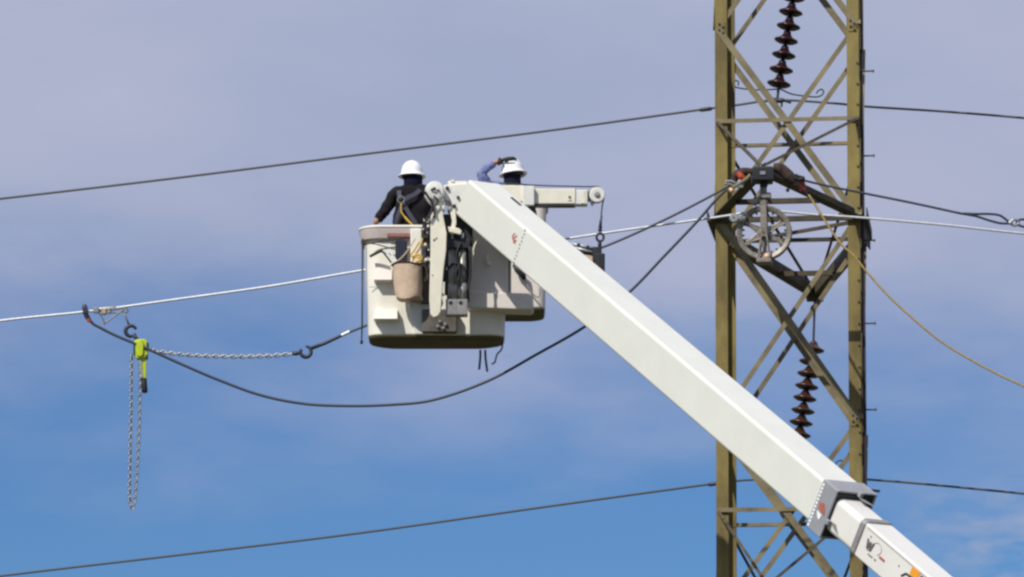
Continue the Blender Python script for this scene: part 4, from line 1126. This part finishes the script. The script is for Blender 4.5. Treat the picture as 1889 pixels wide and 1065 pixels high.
mb = MB(); mb.lathe([(0.14, 0), (0.12, 0.03), (0.09, 0.045)], Q2(944, 352), Zv, 24); mb.build('vest', M['vest'], p2, smooth=True)
mb = MB(); hand(mb, Q2(924, 297, -0.07), Vector((1, 0.2, 0.42)), Vector((0.35, 0.25, -1)), 0.5, 1.1, thumb=-1)
mb.tube([Q2(917, 301, -0.06), Q2(926, 296, -0.07)], [0.032, 0.038], 10)
mb.build('glove', M['glove'], p2, smooth=True)

# ------------------------------------------------------------------ chain hoist and wire grip on the bright conductor
Dh = fN(240)
def chain(mb, pts, link=0.05, r=0.0055):
    # resample the path by length and lay alternating oval links
    segs = [0]
    for a, b in zip(pts, pts[1:]): segs.append(segs[-1] + (b - a).length)
    n = int(segs[-1] / (link * 0.74)); 
    for i in range(n):
        s = (i + 0.5) / n * segs[-1]
        k = max(j for j in range(len(segs)) if segs[j] <= s); k = min(k, len(pts) - 2)
        t = (s - segs[k]) / max(1e-6, segs[k + 1] - segs[k])
        c = pts[k].lerp(pts[k + 1], t); d = (pts[k + 1] - pts[k]).normalized()
        q0 = Vector((0, 1, 0)); a_ = d.cross(q0).normalized(); b_ = q0
        e = (a_ + b_ * 0.25).normalized() if i % 2 else (b_ + a_ * 0.35).normalized()
        mb.tube([c + d * (link / 2) * math.cos(w) + e * (link * 0.30) * math.sin(w) for w in [k2 * math.pi / 5 for k2 in range(10)]], r, 5, closed=True)
    return mb
ho = empty('chain_hoist', P(258, 642, Dh), 'lime green lever chain hoist hanging from the bright conductor', 'chain hoist')
mb = MB(); mb.poly([(246, 632), (250, 626), (266, 625), (272, 630), (273, 655), (269, 661), (252, 662), (247, 655)], Dh - 0.06, 0.12)
mb.build('housing', M['lime'], ho, bevel=0.012, bseg=3)
mb = MB(); mb.poly([(252, 630), (256, 626), (262, 627), (265, 634), (264, 654), (259, 659), (253, 656), (251, 648)], Dh - 0.085, 0.03)
mb.build('cover', M['lime'], ho, bevel=0.010, bseg=3)
mb = MB(); mb.rect(246, 634, 248.5, 654, Dh - 0.07, 0.1); mb.rect(270, 632, 273.5, 642, Dh - 0.07, 0.1); mb.rect(268, 655, 272, 661, Dh - 0.07, 0.1); mb.build('edge_plate', M['dark'], ho)
mb = MB(); mb.poly([(256, 660), (270, 660), (269, 698), (261, 698)], Dh - 0.04, 0.05); lv = mb.build('lever', M['lime'], ho, bevel=0.005)
MB().poly([(257, 661), (262, 661), (264, 696), (261, 696)], Dh - 0.045, 0.02).build('lever_recess', M['cyl'], lv)
mb = MB(); mb.tube([P(264, 696, Dh), P(265.5, 700, Dh), P(267, 722, Dh), P(267, 725, Dh)], [0.022, 0.030, 0.032, 0.024], 12); mb.build('lever_grip', M['black'], lv, smooth=True)
def hook(mb, c, r, a0, a1, th, flat=1.0):
    n = 22; mb.tube([c + Vector((math.cos(R(a0 + (a1 - a0) * i / n)) * r, 0, math.sin(R(a0 + (a1 - a0) * i / n)) * r * flat)) for i in range(n + 1)], [th * (0.55 + 0.75 * math.sin(math.pi * (0.15 + 0.75 * i / n))) for i in range(n + 1)], 10)
mb = MB(); hook(mb, P(241.5, 611, Dh), 0.056, 20, 330, 0.017); mb.tube([P(246, 618, Dh), P(250, 623, Dh), P(254, 629, Dh)], [0.018, 0.022, 0.022], 10)
mb.build('top_hook', M['rope_blue'], ho, smooth=True)
mb = MB(); chain(mb, px_curve([(243, 655), (242.5, 700), (241.5, 780), (240, 860), (239.5, 915), (242, 936), (246, 934), (250, 912), (254, 850), (257, 780), (258.5, 700), (259, 664)], Dh + 0.02, 8), 0.056, 0.0065)
mb.build('hand_chain', M['steel'], ho, smooth=True)
mb = MB(); chain(mb, px_curve([(274, 645), (300, 650), (360, 656), (430, 658), (490, 657), (540, 653)], Dh, 8), 0.062, 0.008)
mb.build('load_chain', M['steel'], ho, smooth=True)
hh = P(564, 649, Dh)
mb = MB(); mb.tube([P(539, 652, Dh), P(546, 652.5, Dh), P(552, 651, Dh), P(557, 646, Dh)], [0.020, 0.024, 0.020, 0.014], 10); hook(mb, hh, 0.056, 150, 450, 0.017)
mb.build('load_hook', M['rope_blue'], ho, smooth=True)
sl = empty('wire_sling', P(600, 636, Dh), 'short black sling with a bright ferrule between chain hook and near bucket', 'sling')
mb = MB(); mb.tube([P(574, 643, Dh), P(600, 633, Dh), P(628, 620, Dh), P(642, 614, Dh)], [0.020, 0.020, 0.017, 0.013], 10); mb.build('sling_rope', M['rope_blue'], sl, smooth=True)
MB().tube([P(630, 619, Dh - 0.02), P(645, 612, Dh - 0.02)], 0.018, 10).build('ferrule', M['alum'], sl)
# wire grip
gr = empty('wire_grip', P(200, 572, Dh), 'steel parallel jaw wire grip clamped on the bright conductor', 'wire grip')
mb = MB()
mb.tube([P(172, 573, Dh - 0.01), P(178, 572, Dh - 0.01), P(208, 569, Dh - 0.01), P(214, 568, Dh - 0.01)], [0.02, 0.028, 0.026, 0.015], 10)
mb.rect(172, 567, 182, 577, Dh - 0.05, 0.05); mb.rect(186, 569, 196, 580, Dh - 0.05, 0.05); mb.rect(198, 568, 204, 578, Dh - 0.05, 0.05)
mb.build('jaw', M['steel'], gr, bevel=0.004)
mb = MB()
for l in ([(182, 577), (188, 585), (193, 596)], [(193, 597), (212, 583), (228, 572)], [(200, 576), (215, 578), (228, 572)], [(180, 572), (205, 571), (230, 570)], [(196, 578), (212, 569)]):
    mb.tube([P(u, v, Dh - 0.03) for u, v in l], 0.008, 6)
mb.tube([P(193, 597, Dh - 0.045), P(193, 597, Dh + 0.0)], 0.014, 8)
mb.build('lever_bars', M['grip'], gr)
mb = MB(); c = P(231, 573, Dh - 0.03)
mb.tube([c + Vector((math.cos(q) * 0.028, 0, math.sin(q) * 0.024)) for q in [k * math.pi / 6 for k in range(12)]], 0.009, 6, closed=True)
mb.tube([P(229, 577, Dh - 0.03), P(234, 590, Dh - 0.02), P(239, 602, Dh)], 0.010, 8)
mb.build('pull_link', M['grip'], gr, smooth=True)
MB().rect(190, 571, 194, 578, Dh - 0.056, 0.01).build('grip_tag', M['yellow'], gr)
# ground clamp
gc = empty('ground_clamp', P(157, 570, Dh), 'dark clamp holding the slack grounding cable to the bright conductor', 'clamp')
mb = MB(); mb.tube([P(156, 562, Dh - 0.02), P(156.5, 568, Dh - 0.02), P(158, 580, Dh - 0.02), P(161, 589, Dh - 0.02)], [0.020, 0.030, 0.026, 0.018], 10); mb.rect(152.5, 566, 161, 578, Dh - 0.05, 0.08)
mb.build('clamp_body', M['rope_blue'], gc, bevel=0.004)
MB().tube([P(161, 588, Dh - 0.02), P(165, 594, Dh - 0.02)], 0.017, 8).build('tape_band', M['orange'], gc)
